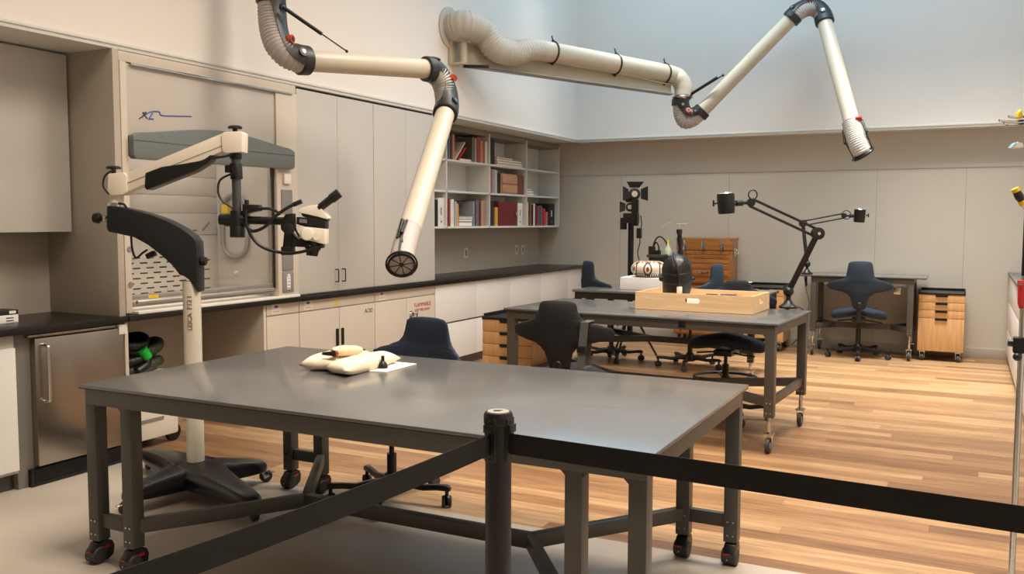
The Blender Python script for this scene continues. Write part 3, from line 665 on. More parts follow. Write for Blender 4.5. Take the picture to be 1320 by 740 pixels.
# ------------------------------------------------------------------ chairs with wing backs and saddle seats
def wprof(z, pts):
    for (a, b), (c, d) in zip(pts, pts[1:]):
        if a <= z <= c:
            t = (z-a)/(c-a); t = t*t*(3-2*t); return b+(d-b)*t
    return pts[-1][1]
def make_chair(label, seatz=.50, fab=NAVY, ring=False, base_m=BLK, group=None, top=.53, name='saddle_chair', tw=1.):
    t = thing(name, label, 'chair', (0, 0, 0), 0, group)
    B = lambda mb, n, m, par=t, bev=0, **k: mb.build(n, m, par, bev, local=True, **k)
    # five star base
    mb = MB(); mb.lathe([(.03, .06), (.05, .065), (.05, .11), (.035, .15), (.03, .15)], n=20)
    for k in range(5):
        a = 2*PI*k/5+PI/2*3; c, s = math.cos(a), math.sin(a); rs = []
        for i, (r, z, w, h) in enumerate(((.03, .095, .05, .05), (.10, .10, .042, .04), (.19, .088, .036, .032), (.27, .098, .036, .03), (.325, .10, .044, .03), (.345, .095, .03, .02))):
            P = Vector((c*r, s*r, z)); sd = Vector((-s, c, 0)); rs.append([P+sd*w/2*u+Vector((0, 0, h/2*v)) for u, v in ((-1, -.6), (-.7, 1), (.7, 1), (1, -.6), (.6, -1), (-.6, -1))])
        mb.rings(rs)
    B(mb, 'star_base', base_m, bev=.002)
    for k in range(5):
        a = 2*PI*k/5+PI/2*3; c, s = math.cos(a)*.325, math.sin(a)*.325
        o = B(MB().cyl((c, s, .05), (c, s, .09), .010, n=10).lathe([(.001, -.008), (.028, -.008), (.030, 0), (.028, .008), (.001, .008)], (c, s, .035), (math.sin(a), math.cos(a), 0), 16), 'caster', BLK)
        ax = Vector((math.sin(a*1.7), math.cos(a*1.7), 0))
        for q in (-1, 1): B(MB().lathe([(.001, -.009), (.024, -.009), (.0295, -.004), (.0295, .004), (.024, .009), (.001, .009)], Vector((c, s, .0305))+ax*q*.017, ax, 18), 'wheel', TIREM, o)
    B(MB().cyl((0, 0, .12), (0, 0, seatz-.17), .026, n=18).cyl((0, 0, seatz-.2), (0, 0, seatz-.08), .014, n=14), 'gas_column', BLKM)
    B(MB().box(-.07, .07, -.14, .1, seatz-.10, seatz-.055).box(-.03, .03, -.235, -.1, seatz-.09, seatz-.06), 'mechanism', BLK, bev=.008)
    B(MB().tube(smooth_path([(-.05, .0, seatz-.08), (-.14, .02, seatz-.09), (-.22, .0, seatz-.10)], 4), .007, 8).tube(smooth_path([(.05, .0, seatz-.08), (.14, -.02, seatz-.09), (.24, -.05, seatz-.105)], 4), .007, 8), 'lever', BLK)
    # saddle seat, lofted across
    rs = []; n = 22
    hw = .29
    for i in range(25):
        u = -1+2*i/24; x = hw*math.sin(u*PI/2); e = math.sqrt(max(0, 1-(x/hw)**2)); e = max(e, .03)
        k = abs(x)/hw
        yf = .22*(1-.55*k**1.5)*max(.12, e**.5) - .02; yb = -.20*(.72+.35*k-.35*k**3)*max(.12, e**.6)
        yc = (yf+yb)/2; hy = (yf-yb)/2; th = .058*max(.10, e**.45)*(.85+.25*k)
        zc = seatz+.028*(1-k)**2-.015-.03*k*k+.012
        rs.append([Vector((x, yc+hy*math.copysign(abs(math.cos(2*PI*j/n))**.75, math.cos(2*PI*j/n)), zc+th*math.copysign(abs(math.sin(2*PI*j/n))**.85, math.sin(2*PI*j/n))+.02*(math.cos(2*PI*j/n)*.5)**2)) for j in range(n)])
    B(MB().rings(rs), 'seat', fab, sub=1)
    # winged backrest, lofted upwards
    Z = seatz+.05
    W = [(0, .045), (.03, .068), (.08, .078), (.13, .092), (.165, .118), (.190, .155), (.212, .245), (.228, .305), (.25, .334), (.275, .34), (.298, .325), (.315, .27), (.33, .205), (.35, .158), (.38, .140), (top*.86, .130), (top*.95, .122), (top*.985, .105), (top, .05)]
    zs = []
    for (a, b), (c, d) in zip(W, W[1:]):
        for k in range(3): zs.append(a+(c-a)*k/3)
    zs.append(W[-1][0]); rs = []
    for z in zs:
        w = wprof(z, W)*(1+(tw-1)*max(0, min(1, (z-.29)/.05))); row = []
        vt = z/top; th = .030*min(1, math.sqrt(max(.02, 1-(2*vt-1)**6)))
        y0 = -.235-.035*math.sin(vt*PI*.9)-.05*vt
        for j in range(28):
            a = 2*PI*j/28; cx_ = math.copysign(abs(math.cos(a))**.8, math.cos(a)); sx_ = math.copysign(abs(math.sin(a))**.8, math.sin(a))
            x = w*cx_; k = abs(x)/.335
            droop = -.012*k*k
            row.append(Vector((x, y0+1.1*x*x+th*sx_*(1-.25*k), Z+z+droop)))
        rs.append(row)
    B(MB().rings(rs), 'backrest', fab, sub=1)
    B(MB().lathe([(.001, 0), (.028, 0), (.03, -.008), (.02, -.014), (.001, -.014)], (0, -.285, Z+.055), (0, 1, 0)).box(-.025, .025, -.25, -.22, seatz-.09, Z+.05), 'back_bracket', BLK, bev=.003)
    if ring:
        rg = MB(); R = .235; zr = .31
        rg.tube([(R*math.cos(2*PI*k/40), R*math.sin(2*PI*k/40), zr) for k in range(40)], .012, 10, close=True)
        for k in range(4):
            a = 2*PI*k/4+.5; rg.tube([(.03*math.cos(a), .03*math.sin(a), zr-.02), (R*math.cos(a), R*math.sin(a), zr)], .009, 8)
        rg.cyl((0, 0, zr-.04), (0, 0, zr+.01), .033, n=18)
        B(rg, 'foot_ring', BLK)
    return t
c0 = make_chair('navy saddle chair at the back wall table, seen from behind', .50, NAVY)
c0.location = (-1.05, 10.58, 0); c0.rotation_euler.z = math.radians(6)
c3 = copy_tree(c0, (-3.42, 9.15, 0), math.radians(-42), 'navy chair at the left end of the table with the patterned bowl')
c4 = copy_tree(c0, (-2.52, 9.05, 0), math.radians(78), 'navy chair seen side-on in front of the wooden tool chest')
c1 = make_chair('dark navy chair on the far side of the foreground table', .425, NAVYD, top=.49, tw=1.28)
c1.location = (-2.72, 3.95, 0); c1.rotation_euler.z = math.radians(168)
c2 = make_chair('black saddle chair seen from behind with a grey strap over its right wing', .50, mat('black_wool_fabric', (.035, .042, .06), .85, var=.12, scale=90, bump=.4, bscale=300), top=.46)
c2.location = (-2.27, 5.36, 0); c2.rotation_euler.z = math.radians(4)
MB().bar((.165, -.335, .60), (.185, -.318, .885), .05, .004, (0, 1, 0)).bar((.165, -.20, .60), (.185, -.19, .885), .035, .004, (0, 1, 0)).bar((.185, -.32, .885), (.185, -.19, .885), .05, .004).bar((.165, -.335, .60), (.165, -.20, .60), .05, .004).build('strap', mat('grey_webbing', (.30, .31, .30), .7), c2, local=True)
MB().box(.145, .20, -.345, -.328, .70, .74).build('strap_buckle', BLK, c2, .004, local=True)
c5 = make_chair('dark navy chair with a round foot ring tucked under the tray table', .585, mat('deep_navy_fabric', (.10, .125, .165), .85, var=.12, scale=90, bump=.4, bscale=300), ring=True, top=.405, tw=.8)
c5.location = (-1.62, 6.82, 0); c5.rotation_euler.z = math.radians(178)

for o in (c0, c1, c2, c3, c4, c5): o['group'] = 'saddle chairs'
for o in (T1, T2, T3, T4): o['group'] = 'grey worktables on casters'
# ------------------------------------------------------------------ bamboo drawer carts
def cart(lab, x, y, w, d, h, fronts, z0=.10, rz=0):
    t = thing('drawer_cart', lab, 'drawer cart', (x+w/2, y+d/2, 0), rz, 'bamboo drawer carts')
    x0, x1, y0, y1 = -w/2, w/2, -d/2, d/2
    B = lambda mb, n, m, par=t, bev=0, **k: mb.build(n, m, par, bev, local=True, **k)
    ht = h-.045
    B(MB().box(x0, x1, y0+.02, y1, z0, ht), 'body', BAMB, bev=.002)
    z = ht
    for k, fh in enumerate(fronts):
        o = B(MB().box(x0+.001, x1-.001, y0, y0+.018, z-fh+.004, z), 'drawer', BAMB, bev=.0015)
        B(MB().box(-.06, .06, y0-.016, y0+.002, z-.008, z).box(-.06, .06, y0-.003, y0+.001, z-.022, z), 'handle', BLK, o)
        z -= fh
    tr = MB().box(x0-.004, x1+.004, y0-.004, y1+.004, ht, ht+.02)
    tr.box(x0-.004, x0+.008, y0+.03, y1+.004, ht+.02, h).box(x1-.008, x1+.004, y0+.03, y1+.004, ht+.02, h).box(x0-.004, x1+.004, y1-.008, y1+.004, ht+.02, h)
    B(tr, 'top_tray', BLK, bev=.002)
    for sx in (x0+.05, x1-.05):
        for sy in (y0+.05, y1-.05): cast_local(lambda p, a, b, c: small_caster(p, a, b, c, r=.038, stem=False), t, sx, sy, z0)
    return t
cart('four-drawer bamboo cart at the left end of the tray table', -3.47, 6.33, .44, .52, .755, [.098, .098, .098, .098+.2])
cart('bamboo cart with a black top tray right of the back wall table', -.455, 10.66, .45, .48, .765, [.085, .085, .085, .355], z0=.105)
cart('bamboo cart behind the tray table, left of the back wall table', -2.32, 10.62, .45, .5, .765, [.085, .17, .17, .185], z0=.105)

# ------------------------------------------------------------------ oak tool chest on its base
t = thing('tool_chest', 'oak machinist tool chest with chrome latches and many small drawers', 'tool chest', (-2.86, 10.95, .765))
x0, x1, y0, y1, z0, z1 = -3.19, -2.52, 10.78, 11.12, .765, 1.30
MB().box(x0, x1, y0+.012, y1, z0, z1-.15).build('body', CHEST, t, .004)
MB().box(x0-.003, x1+.003, y0-.003, y1+.002, z1-.145, z1).build('lid', CHEST, t, .006)
w3 = (x1-x0-.04)/3
def cdraw(a, b, zl, zh, knobs):
    o = MB().box(a+.003, b-.003, y0, y0+.012, zl+.003, zh-.003).build('drawer', CHEST, t, .002)
    for k in knobs: MB().lathe([(.001, 0), (.005, 0), (.004, .008), (.009, .012), (.007, .018), (.001, .018)], (k, y0, (zl+zh)/2), (0, -1, 0), 12).build('knob', CHROME, o)
xa = x0+.02; zz = z1-.15
for r in range(2):
    for k in range(3): cdraw(xa+k*w3, xa+(k+1)*w3, zz-.05*(r+1)-.0, zz-.05*r, [xa+(k+.5)*w3])
cdraw(xa, x1-.02, zz-.16, zz-.10, [xa+.5*w3, xa+1.5*w3, xa+2.5*w3]); cdraw(xa, x1-.02, zz-.23, zz-.16, [xa+.5*w3, xa+2.5*w3])
cdraw(xa, x1-.02, zz-.31, zz-.23, [xa+.5*w3, xa+2.5*w3])
for k in range(3): MB().box(x0+.08+k*.225, x0+.13+k*.225, y0-.012, y0-.002, z1-.15, z1-.03).box(x0+.09+k*.225, x0+.12+k*.225, y0-.02, y0-.01, z1-.11, z1-.06).build('latch', CHROME, t, .003)
MB().box(x0+.28, x0+.40, y0-.005, y0, z0+.10, z0+.135).build('name_plate', CHROME, t, .002)
for xx in (x0, x1):
    for yy in (y0, y1): MB().box(xx-.008, xx+.008, yy-.008, yy+.008, z1-.03, z1+.004).build('corner_bracket', CHROME, t, .002)
MB().box(x1+.003, x1+.012, y0+.09, y0+.21, z1-.22, z1-.12).tube(smooth_path([(x1+.012, y0+.10, z1-.14), (x1+.045, y0+.11, z1-.2), (x1+.045, y0+.19, z1-.2), (x1+.012, y0+.20, z1-.14)], 5), .007, 8).build('side_handle', CHROME, t, .002)
t = thing('chest_cabinet', 'oak drawer cabinet standing under the machinist tool chest', 'cabinet', (-2.86, 10.95, 0))
MB().box(x0-.02, x1+.02, y0-.02, y1, .12, .755).build('body', CHEST, t, .004)
MB().box(x0-.04, x1+.04, y0-.05, y1, .745, .764).build('top', mat('dark_oak_top', (.42, .22, .10), .3), t, .004)
for k in range(5):
    o = MB().box(x0, x1, y0-.035, y0-.021, .14+k*.12, .25+k*.12).build('drawer', CHEST, t, .002)
    for s in (.14, .53): MB().lathe([(.001, 0), (.006, 0), (.005, .01), (.011, .014), (.001, .02)], (x0+s, y0-.035, .195+k*.12), (0, -1, 0), 10).build('knob', CHROME, o)
for xx in (x0+.04, x1-.04):
    for yy in (y0+.04, y1-.06): MB().cyl((xx, yy, 0), (xx, yy, .12), .022, n=14).build('foot', BLK, t)
MB().box(x1+.02, x1+.185, y0, y0+.24, .70, .72).build('side_shelf', CHEST, t, .003)
t = thing('bench_vise', 'small chrome vise on the shelf right of the tool chest', 'vise', (-2.36, 10.9, .72))
MB().box(-2.49, -2.39, 10.84, 10.94, .721, .75).box(-2.495, -2.41, 10.83, 10.95, .75, .79).build('jaw_base', CHROME, t, .006)
MB().box(-2.395, -2.375, 10.83, 10.95, .755, .80).cyl((-2.41, 10.89, .77), (-2.29, 10.89, .77), .011, n=12).cyl((-2.30, 10.84, .77), (-2.30, 10.94, .77), .006, n=8).build('screw_jaw', CHROME, t, .002)

# ------------------------------------------------------------------ tray, wrapped head, bowl, machine
t = thing('wooden_tray', 'pale wooden tray box with oval hand holes on the grey table', 'tray', (-1.75, 6.6, .85), math.radians(-2))
def tb(mb, n, m, bev=0): return mb.build(n, m, t, bev, local=True)
w, d, h = .435, .25, .128
def holed(x0, x1, z0, z1, hx, hz, hw, hr, yf, th, axis):
    f = (lambda x, z, y: Vector((x, y, z))) if axis == 'x' else (lambda x, z, y: Vector((y, x, z)))
    inn = []
    for k in range(32):
        a = 2*PI*(k+.5)/32; inn.append((hx+(hw-hr)*(1 if math.cos(a) > 0 else -1)+hr*math.cos(a), hz+hr*math.sin(a)))
    out = [(x0, z0), (x1, z0), (x1, z1), (x0, z1)]
    mb = MB(); bm = mb.bm; L = []
    for y in (yf, yf+th):
        A = [bm.verts.new(f(*p, y)) for p in out]; B_ = [bm.verts.new(f(*p, y)) for p in inn]; E = []
        for R_ in (A, B_):
            for i in range(len(R_)): E.append(bm.edges.new((R_[i], R_[(i+1) % len(R_)])))
        bmesh.ops.triangle_fill(bm, use_beauty=True, edges=E); L.append((A, B_))
    for q in (0, 1):
        a_, b_ = L[0][q], L[1][q]; n = len(a_)
        for i in range(n): mb._f([a_[i], a_[(i+1) % n], b_[(i+1) % n], b_[i]])
    return mb
tb(MB().box(-w+.012, w-.012, -d+.012, d-.012, .006, .018), 'bottom_panel', MAPLE)
tb(holed(-w, w, .002, h, .0, .078, .055, .018, -d, .012, 'x'), 'side_panel', MAPLE)
tb(holed(-w, w, .002, h, .0, .078, .055, .018, d-.012, .012, 'x'), 'side_panel', MAPLE)
tb(holed(-d+.012, d-.012, .002, h, .0, .078, .05, .018, w-.012, .012, 'y'), 'end_panel', MAPLE)
tb(holed(-d+.012, d-.012, .002, h, .0, .078, .05, .018, -w, .012, 'y'), 'end_panel', MAPLE)
tag(MB().box(-1.83, -1.36, 6.46, 6.74, .8695, .935).build('foam_pad', mat('white_foam', (.92, .91, .89), .8), None, .004), 'white foam pad inside the pale wooden tray', 'pad')
t = thing('marker_pen', 'black and orange pen lying across the tray', 'pen', (-1.5, 6.7, .92))
MB().cyl((-1.64, 6.70, .948), (-1.52, 6.71, .948), .012, n=12).build('barrel', BLK, t)
MB().cyl((-1.52, 6.71, .948), (-1.48, 6.714, .948), .012, n=12).build('cap', mat('orange_cap', (.80, .45, .15), .5), t)
# wrapped black head
hp = on_y(873, 350, 6.58); hx = hp.x; hy = 6.58; zb = .869
BLKH = mat('black_leather_wrap', (.075, .07, .07), .38, var=.25, scale=14, bump=.6, bscale=30)
t = thing('wrapped_head_form', 'black wrapped head form with straps standing in the tray', 'mannequin head', (hx, hy, zb))
prof = [(.001, 0), (.094, 0), (.098, .03), (.098, .07), (.108, .11), (.114, .16), (.116, .21), (.113, .255), (.103, .285), (.082, .313), (.052, .332), (.022, .340), (.001, .341)]
mb = MB().lathe([(r_, z_*1.13) for r_, z_ in prof], (hx, hy, zb), n=26)
for v in mb.bm.verts:
    a = math.atan2(v.co.y-hy, v.co.x-hx); r = 1+.035*math.sin(5*a+v.co.z*30)+.03*math.sin(9*a-v.co.z*50)
    if v.co.z < zb+.12: r += .05*math.sin(v.co.z*110+a)
    v.co.x = hx+(v.co.x-hx)*r; v.co.y = hy+(v.co.y-hy)*r
mb.build('head', BLKH, t, sub=1, sharp=80)
rd = (Vector((CAM.x-hx, CAM.y-hy, 0))).normalized(); rs_ = Vector((-rd.y, rd.x, 0))
for pts in ([(-1, .20), (-.6, .175), (0, .165), (.6, .175), (1, .20)], [(-1, .22), (-.5, .24), (0, .235), (.5, .25), (1, .24)], ):
    MB().tube(smooth_path([Vector((hx, hy, zb+z))+rs_*.111*math.sin(u*PI/2)+rd*.111*math.cos(u*PI/2) for u, z in pts], 6), .006, 8).build('strap', BLK, t)
MB().tube(smooth_path([Vector((hx, hy, zb+z))+rs_*(s)+rd*q for s, q, z in ((.01, .118, .16), (.012, .124, .22), (.0, .116, .28), (-.02, .088, .358), (-.03, .0, .392), (-.02, -.07, .365))], 6), .008, 8).build('strap', BLK, t)
MB().box(-.02, .02, -.006, .006, -.025, .025, Matrix.Translation(Vector((hx, hy, zb+.125))+rd*.112-rs_*-.018) @ Matrix.Rotation(math.atan2(rd.y, rd.x)-PI/2, 4, 'Z')).build('white_tag', PAPER, t, .006)
MB().ball(Vector((hx, hy, zb+.20))+rs_*-.115*-1, .02, 12).ball(Vector((hx, hy, zb+.2))-rs_*.115, .022, 12).build('strap_knob', BLK, t)

fx0 = on_z(804, 372, .811); fx1 = on_z(857, 375, .811)
t = tag(MB().box(fx0.x, fx1.x+.02, 8.62, 8.98, .8105, .935).build('foam_block', mat('white_foam', (.92, .91, .89), .8), None, .006), 'white foam block under the patterned bowl', 'block')
bc = Vector(((fx0.x+fx1.x)/2+.02, 8.79, .936))
def pot_mat():
    m = bpy.data.materials.new('painted_clay_bowl'); m.use_nodes = True; nt = m.node_tree; N = nt.nodes.new; L = nt.links
    b = nt.nodes['Principled BSDF']; b.inputs['Roughness'].default_value = .45
    tc = N('ShaderNodeTexCoord'); sp = N('ShaderNodeSeparateXYZ'); L.new(tc.outputs['Object'], sp.inputs[0])
    def mt(op, a, c=None):
        n = N('ShaderNodeMath'); n.operation = op
        for i, v in enumerate((a, c)):
            if v is None: continue
            if isinstance(v, (int, float)): n.inputs[i].default_value = v
            else: L.new(v, n.inputs[i])
        return n.outputs[0]
    ang = mt('ARCTAN2', sp.outputs['Y'], sp.outputs['X']); u = mt('MULTIPLY', ang, 7/(2*PI)); fu = mt('ABSOLUTE', mt('SUBTRACT', mt('FRACT', mt('ADD', u, 20)), .5))
    z = sp.outputs['Z']
    zz = mt('MULTIPLY', mt('SUBTRACT', z, .085), 9.0)
    dist = mt('SQRT', mt('ADD', mt('POWER', mt('MULTIPLY', fu, 2.4), 2.0), mt('POWER', mt('ABSOLUTE', zz), 2.0)))
    ringm = mt('LESS_THAN', mt('ABSOLUTE', mt('SUBTRACT', dist, .55)), .10)
    core = mt('LESS_THAN', dist, .22)
    zig = mt('LESS_THAN', mt('ABSOLUTE', mt('SUBTRACT', mt('MULTIPLY', z, 22), mt('ADD', 3.2, mt('MULTIPLY', mt('PINGPONG', mt('MULTIPLY', u, 3.0), .5), 1.2)))), .17)
    stripe = mt('MULTIPLY', mt('LESS_THAN', z, .032), mt('GREATER_THAN', mt('FRACT', mt('MULTIPLY', mt('ADD', u, 20), 6)), .45))
    low = mt('MULTIPLY', mt('LESS_THAN', mt('ABSOLUTE', mt('SUBTRACT', z, .04)), .003), 1)
    blk = mt('MAXIMUM', mt('MAXIMUM', ringm, stripe), low)
    red = mt('MAXIMUM', core, zig)
    m1 = N('ShaderNodeMix'); m1.data_type = 'RGBA'; m1.inputs[6].default_value = (*srgb((.88, .82, .72)), 1); m1.inputs[7].default_value = (*srgb((.60, .25, .16)), 1); L.new(red, m1.inputs[0])
    m2 = N('ShaderNodeMix'); m2.data_type = 'RGBA'; m2.inputs[7].default_value = (*srgb((.16, .11, .09)), 1); L.new(blk, m2.inputs[0]); L.new(m1.outputs[2], m2.inputs[6]); L.new(m2.outputs[2], b.inputs['Base Color'])
    return m
t = thing('painted_bowl', 'round painted clay bowl with dark curved motifs on the foam block', 'bowl', bc)
MB().lathe([(.001, 0), (.12, .0), (.155, .02), (.18, .055), (.186, .085), (.178, .115), (.155, .14), (.125, .155), (.10, .16), (.096, .155), (.12, .145), (.15, .12), (.16, .085), (.14, .04), (.10, .02), (.001, .018)], (0, 0, 0), n=40).build('vessel', pot_mat(), t, local=True, sharp=80)

mc = on_y(851, 330, 9.0)
t = thing('laser_unit', 'small black bench machine with a cable loop and an upright handpiece', 'machine', (mc.x, 9.0, .811))
z9 = .8115; X = mc.x
MB().box(X-.13, X+.16, 8.91, 9.06, z9, 1.14).build('housing', BLK, t, .012)
MB().box(X-.15, X+.04, 8.90, 9.05, 1.125, 1.155).build('top_lid', mat('dark_green_grey', (.20, .23, .20), .4), t, .01)
MB().tube(smooth_path([(X-.12, 8.97, 1.15), (X-.10, 8.97, 1.24), (X-.06, 8.95, 1.32), (X-.01, 8.95, 1.34), (X+.04, 8.97, 1.28), (X+.05, 8.97, 1.2), (X+.04, 8.97, 1.15)], 8), .008, 8).tube(smooth_path([(X-.08, 8.95, 1.15), (X-.09, 8.95, 1.23), (X-.06, 8.95, 1.28), (X-.03, 8.95, 1.22), (X-.05, 8.95, 1.16)], 8), .008, 8).build('cable_loop', BLK, t)
MB().box(X-.14, X-.08, 8.93, 9.0, 1.155, 1.24).box(X-.07, X-.02, 8.94, 9.0, 1.155, 1.2).build('control_block', BLK, t, .006)
MB().lathe([(.001, 0), (.035, 0), (.036, .05), (.014, .09), (.012, .12), (.001, .12)], (X+.07, 8.94, 1.16), n=16).build('clear_bottle', mat('pale_green_bottle', (.72, .76, .66), .25), t)
MB().lathe([(.001, 0), (.013, 0), (.013, .025), (.001, .027)], (X+.07, 8.94, 1.28), n=12).build('bottle_cap', YEL, t)
MB().lathe([(.001, 0), (.022, 0), (.026, .05), (.018, .1), (.028, .16), (.022, .24), (.03, .25), (.03, .29), (.001, .29)], (X+.2, 8.97, 1.13), (-.08, 0, 1), n=16).box(X+.15, X+.24, 8.93, 9.02, z9, 1.14).build('handpiece_stand', BLK, t, .004)
MB().tube([(X+.15, 8.97, 1.47), (X+.26, 8.97, 1.475)], .006, 8).tube([(X+.18, 8.97, 1.47), (X+.18, 8.97, 1.41)], .006, 8).tube(smooth_path([(X-.02, 8.97, 1.43), (X+.03, 8.97, 1.47), (X+.10, 8.97, 1.49)], 4), .003, 6).build('wand', mat('pale_metal', (.80, .79, .74), .3, metal=.7), t)

t.location.y += .10
# ------------------------------------------------------------------ things on the foreground table
def pillow(name, lab, pts, h, z, m):
    t = thing(name, lab, 'pillow', (sum(p[0] for p in pts)/4, sum(p[1] for p in pts)/4, z))
    mb = MB(); n = 18; P = [Vector((p[0], p[1], 0)) for p in pts]
    g = {}
    for side in (1, -1):
        for i in range(n+1):
            for j in range(n+1):
                u, v = i/n, j/n; a = P[0].lerp(P[1], u); b = P[3].lerp(P[2], u); q = a.lerp(b, v)
                e = max(0, 1-(2*u-1)**4)*max(0, 1-(2*v-1)**4)
                cen = (P[0]+P[1]+P[2]+P[3])/4; q = q+(cen-q)*.07*(4*u*(1-u)*(1 if v in (0, 1) else .0)+4*v*(1-v)*(1 if u in (0, 1) else .0))
                zz = e**.6*h*(.55+.06*math.sin(7*u+5*v)) if e > 0 else 0
                if i in (0, n) or j in (0, n):
                    if side == -1: continue
                    g[(1, i, j)] = g[(-1, i, j)] = mb.bm.verts.new((q.x, q.y, z+h*.42+.006*math.sin(9*u+7*v))); continue
                g[(side, i, j)] = mb.bm.verts.new((q.x, q.y, z+h*.42+(zz if side > 0 else -min(zz*.9, h*.42-.0005))))
        for i in range(n):
            for j in range(n):
                mb._f([g[(side, i, j)], g[(side, i+1, j)], g[(side, i+1, j+1)], g[(side, i, j+1)]])
    mb.build('cushion', m, t, sharp=170)
    return t
CLOTH = mat('cream_cotton', (.86, .81, .71), .85, var=.015, bump=.2, bscale=80)
pz = .7905
a = on_z(388, 472, pz); b = on_z(440, 468, pz); 
pillow('sand_pillow', 'cream cushion lying behind the other on the foreground table', [(-2.79, 3.29), (-2.61, 3.33), (-2.70, 3.76), (-2.90, 3.73)], .072, pz, CLOTH)
pillow('sand_pillow', 'cream cushion lying in front, its near corner towards the camera', [(-2.635, 3.285), (-2.475, 3.235), (-2.50, 3.72), (-2.66, 3.78)], .066, pz, CLOTH)
t = thing('carved_object', 'small pale carved object resting across the two cushions', 'artefact', on_z(450, 452, .86))
L0 = on_z(428, 453, .885); L1 = on_z(467, 451, .87)
dr = (L1-L0).normalized()
MB().tube([L0, L0+dr*.012, L0+dr*.05, (L0+L1)/2, L1-dr*.04, L1-dr*.01, L1], [.011, .019, .025, .026, .022, .014, .006], 18).build('body', mat('pale_bone', (.86, .77, .64), .6, var=.05, scale=20, bump=.3), t)
k0 = on_z(416, 456, .872); k1 = on_z(431, 456, .876)
MB().tube([k0, k0.lerp(k1, .4), k1], [.007, .010, .012], 12).build('dark_stem', BLK, t)
MB().cyl(k1-dr*.004, k1+dr*.016+Vector((0, 0, .003)), .017, .012, 14).build('stem_ring', mat('rust_ring', (.45, .18, .12), .5), t)
MB().tube([L1-dr*.005, L1+dr*.02], [.008, .003], 8).build('dark_tip', BLK, t)
pa = [on_z(*q, pz) for q in ((461, 478), (498, 480), (537, 469.5), (500, 466))]
tag(MB().prism([(p.x, p.y) for p in pa], (0, 0, pz), (1, 0, 0), (0, 1, 0), (0, 0, .0025)).build('paper_sheet', PAPER, None), 'white paper sheet on the foreground table under the black cone', 'paper')
cp = on_z(493.5, 474.5, pz+.003)
t = thing('optic_cone', 'small black cone standing on the white paper sheet', 'cone', (cp.x, cp.y, pz+.0028))
MB().lathe([(.001, 0), (.024, 0), (.025, .008), (.018, .024), (.010, .034), (.001, .034)], (0, 0, 0), n=24).build('flared_base', BLK, t, local=True)
MB().lathe([(.001, .033), (.008, .033), (.0085, .056), (.007, .06), (.001, .06)], (0, 0, 0), n=18).build('neck', BLKM, t, local=True)
# ------------------------------------------------------------------ belt barrier
def stanchion(x, y, lab):
    t = thing('barrier_post', lab, 'barrier post', (x, y, 0))
    MB().lathe([(.001, 0), (.17, 0), (.175, .008), (.16, .022), (.06, .035), (.001, .036)], (x, y, 0), n=40).build('base_plate', POSTM, t)
    MB().cyl((x, y, .03), (x, y, .985), .0335, n=32).build('post', POSTM, t)
    MB().lathe([(.001, .985), (.036, .985), (.0375, .99), (.0375, 1.008), (.034, 1.016), (.001, 1.017)], (x, y, 0), n=32).build('cap', POSTM, t)
    MB().lathe([(.001, 1.0172), (.0285, 1.0172), (.0275, 1.0185), (.001, 1.0187)], (x, y, 0), n=32).build('cap_label', mat('grey_cap_label', (.62, .60, .56), .4), t)
    return t
px, py = -1.05, 2.0
t = stanchion(px, py, 'black retractable belt post in the foreground')
text_mesh('cap_print', 'BARRIER', .008, DARKJ, t, (px, py, 1.019), (_cy, _sy, 0), (-_sy, _cy, 0), .0003) if False else None
pr_ = MB()
for i in range(3): pr_.bar(Vector((px, py, 1.0192))+RT*(-.012)-Vector((FW.x, FW.y, 0))*.006*(i-1), Vector((px, py, 1.0192))+RT*(.012-.004*i)-Vector((FW.x, FW.y, 0))*.006*(i-1), .002, .0004)
pr_.build('cap_print', DARKJ, t)
A = Vector((px, py, .938))
Lp = on_z(300, 705, .905); Rp = at(1320, 670, 1.70)
dl = (Lp-A); dl.z = 0; dl.normalize(); dr_ = (Rp-A); dr_.z = 0; dr_.normalize()
for d in (dl, dr_, Vector((_cy*.2-_sy, _sy*.2+_cy, 0)).normalized(), -(dl+dr_).normalized()):
    s = d.cross(Vector((0, 0, 1)))
    o = MB().bar(A+d*.030+Vector((0, 0, -.045)), A+d*.030+Vector((0, 0, .068)), .034, .016, d).build('belt_cassette', POSTM, t, .004)
    MB().cyl(A+d*.036+Vector((0, 0, .058)), A+d*.0395+Vector((0, 0, .058)), .004, n=10).cyl(A+d*.036+Vector((0, 0, -.038)), A+d*.0395+Vector((0, 0, -.038)), .003, n=10).bar(A+d*.04+Vector((0, 0, .03)), A+d*.04+Vector((0, 0, .05)), .03, .008, d).build('cassette_clip', BLKM, o, .001)
EL = Vector((A.x, A.y, 0))+dl*2.1; ER = Vector((A.x, A.y, 0))+dr_*1.95
def belt(P, Q, sag, lab):
    n = 16; rs = []; d = (Q-P).normalized(); s = d.cross(Vector((0, 0, 1))).normalized()
    for i in range(n+1):
        u = i/n; c = P.lerp(Q, u)-Vector((0, 0, sag*4*u*(1-u)))
        rs.append([c+s*.001+Vector((0, 0, .0265)), c-s*.001+Vector((0, 0, .0265)), c-s*.001-Vector((0, 0, .0265)), c+s*.001-Vector((0, 0, .0265))])
    tag(MB().rings(rs).build('barrier_belt', BLKF, None), lab, 'barrier belt')
belt(A+dl*.038, Vector((EL.x, EL.y, .94))-dl*.038, .035, 'black belt running from the post towards the lower left corner')
belt(A+dr_*.038, Vector((ER.x, ER.y, .94))-dr_*.038, .0, 'black belt running from the post to the right edge')
stanchion(EL.x, EL.y, 'black belt post nearest the camera, holding the far end of the left belt'); stanchion(ER.x, ER.y, 'black belt post by the right-hand cabinets, holding the end of the right belt')

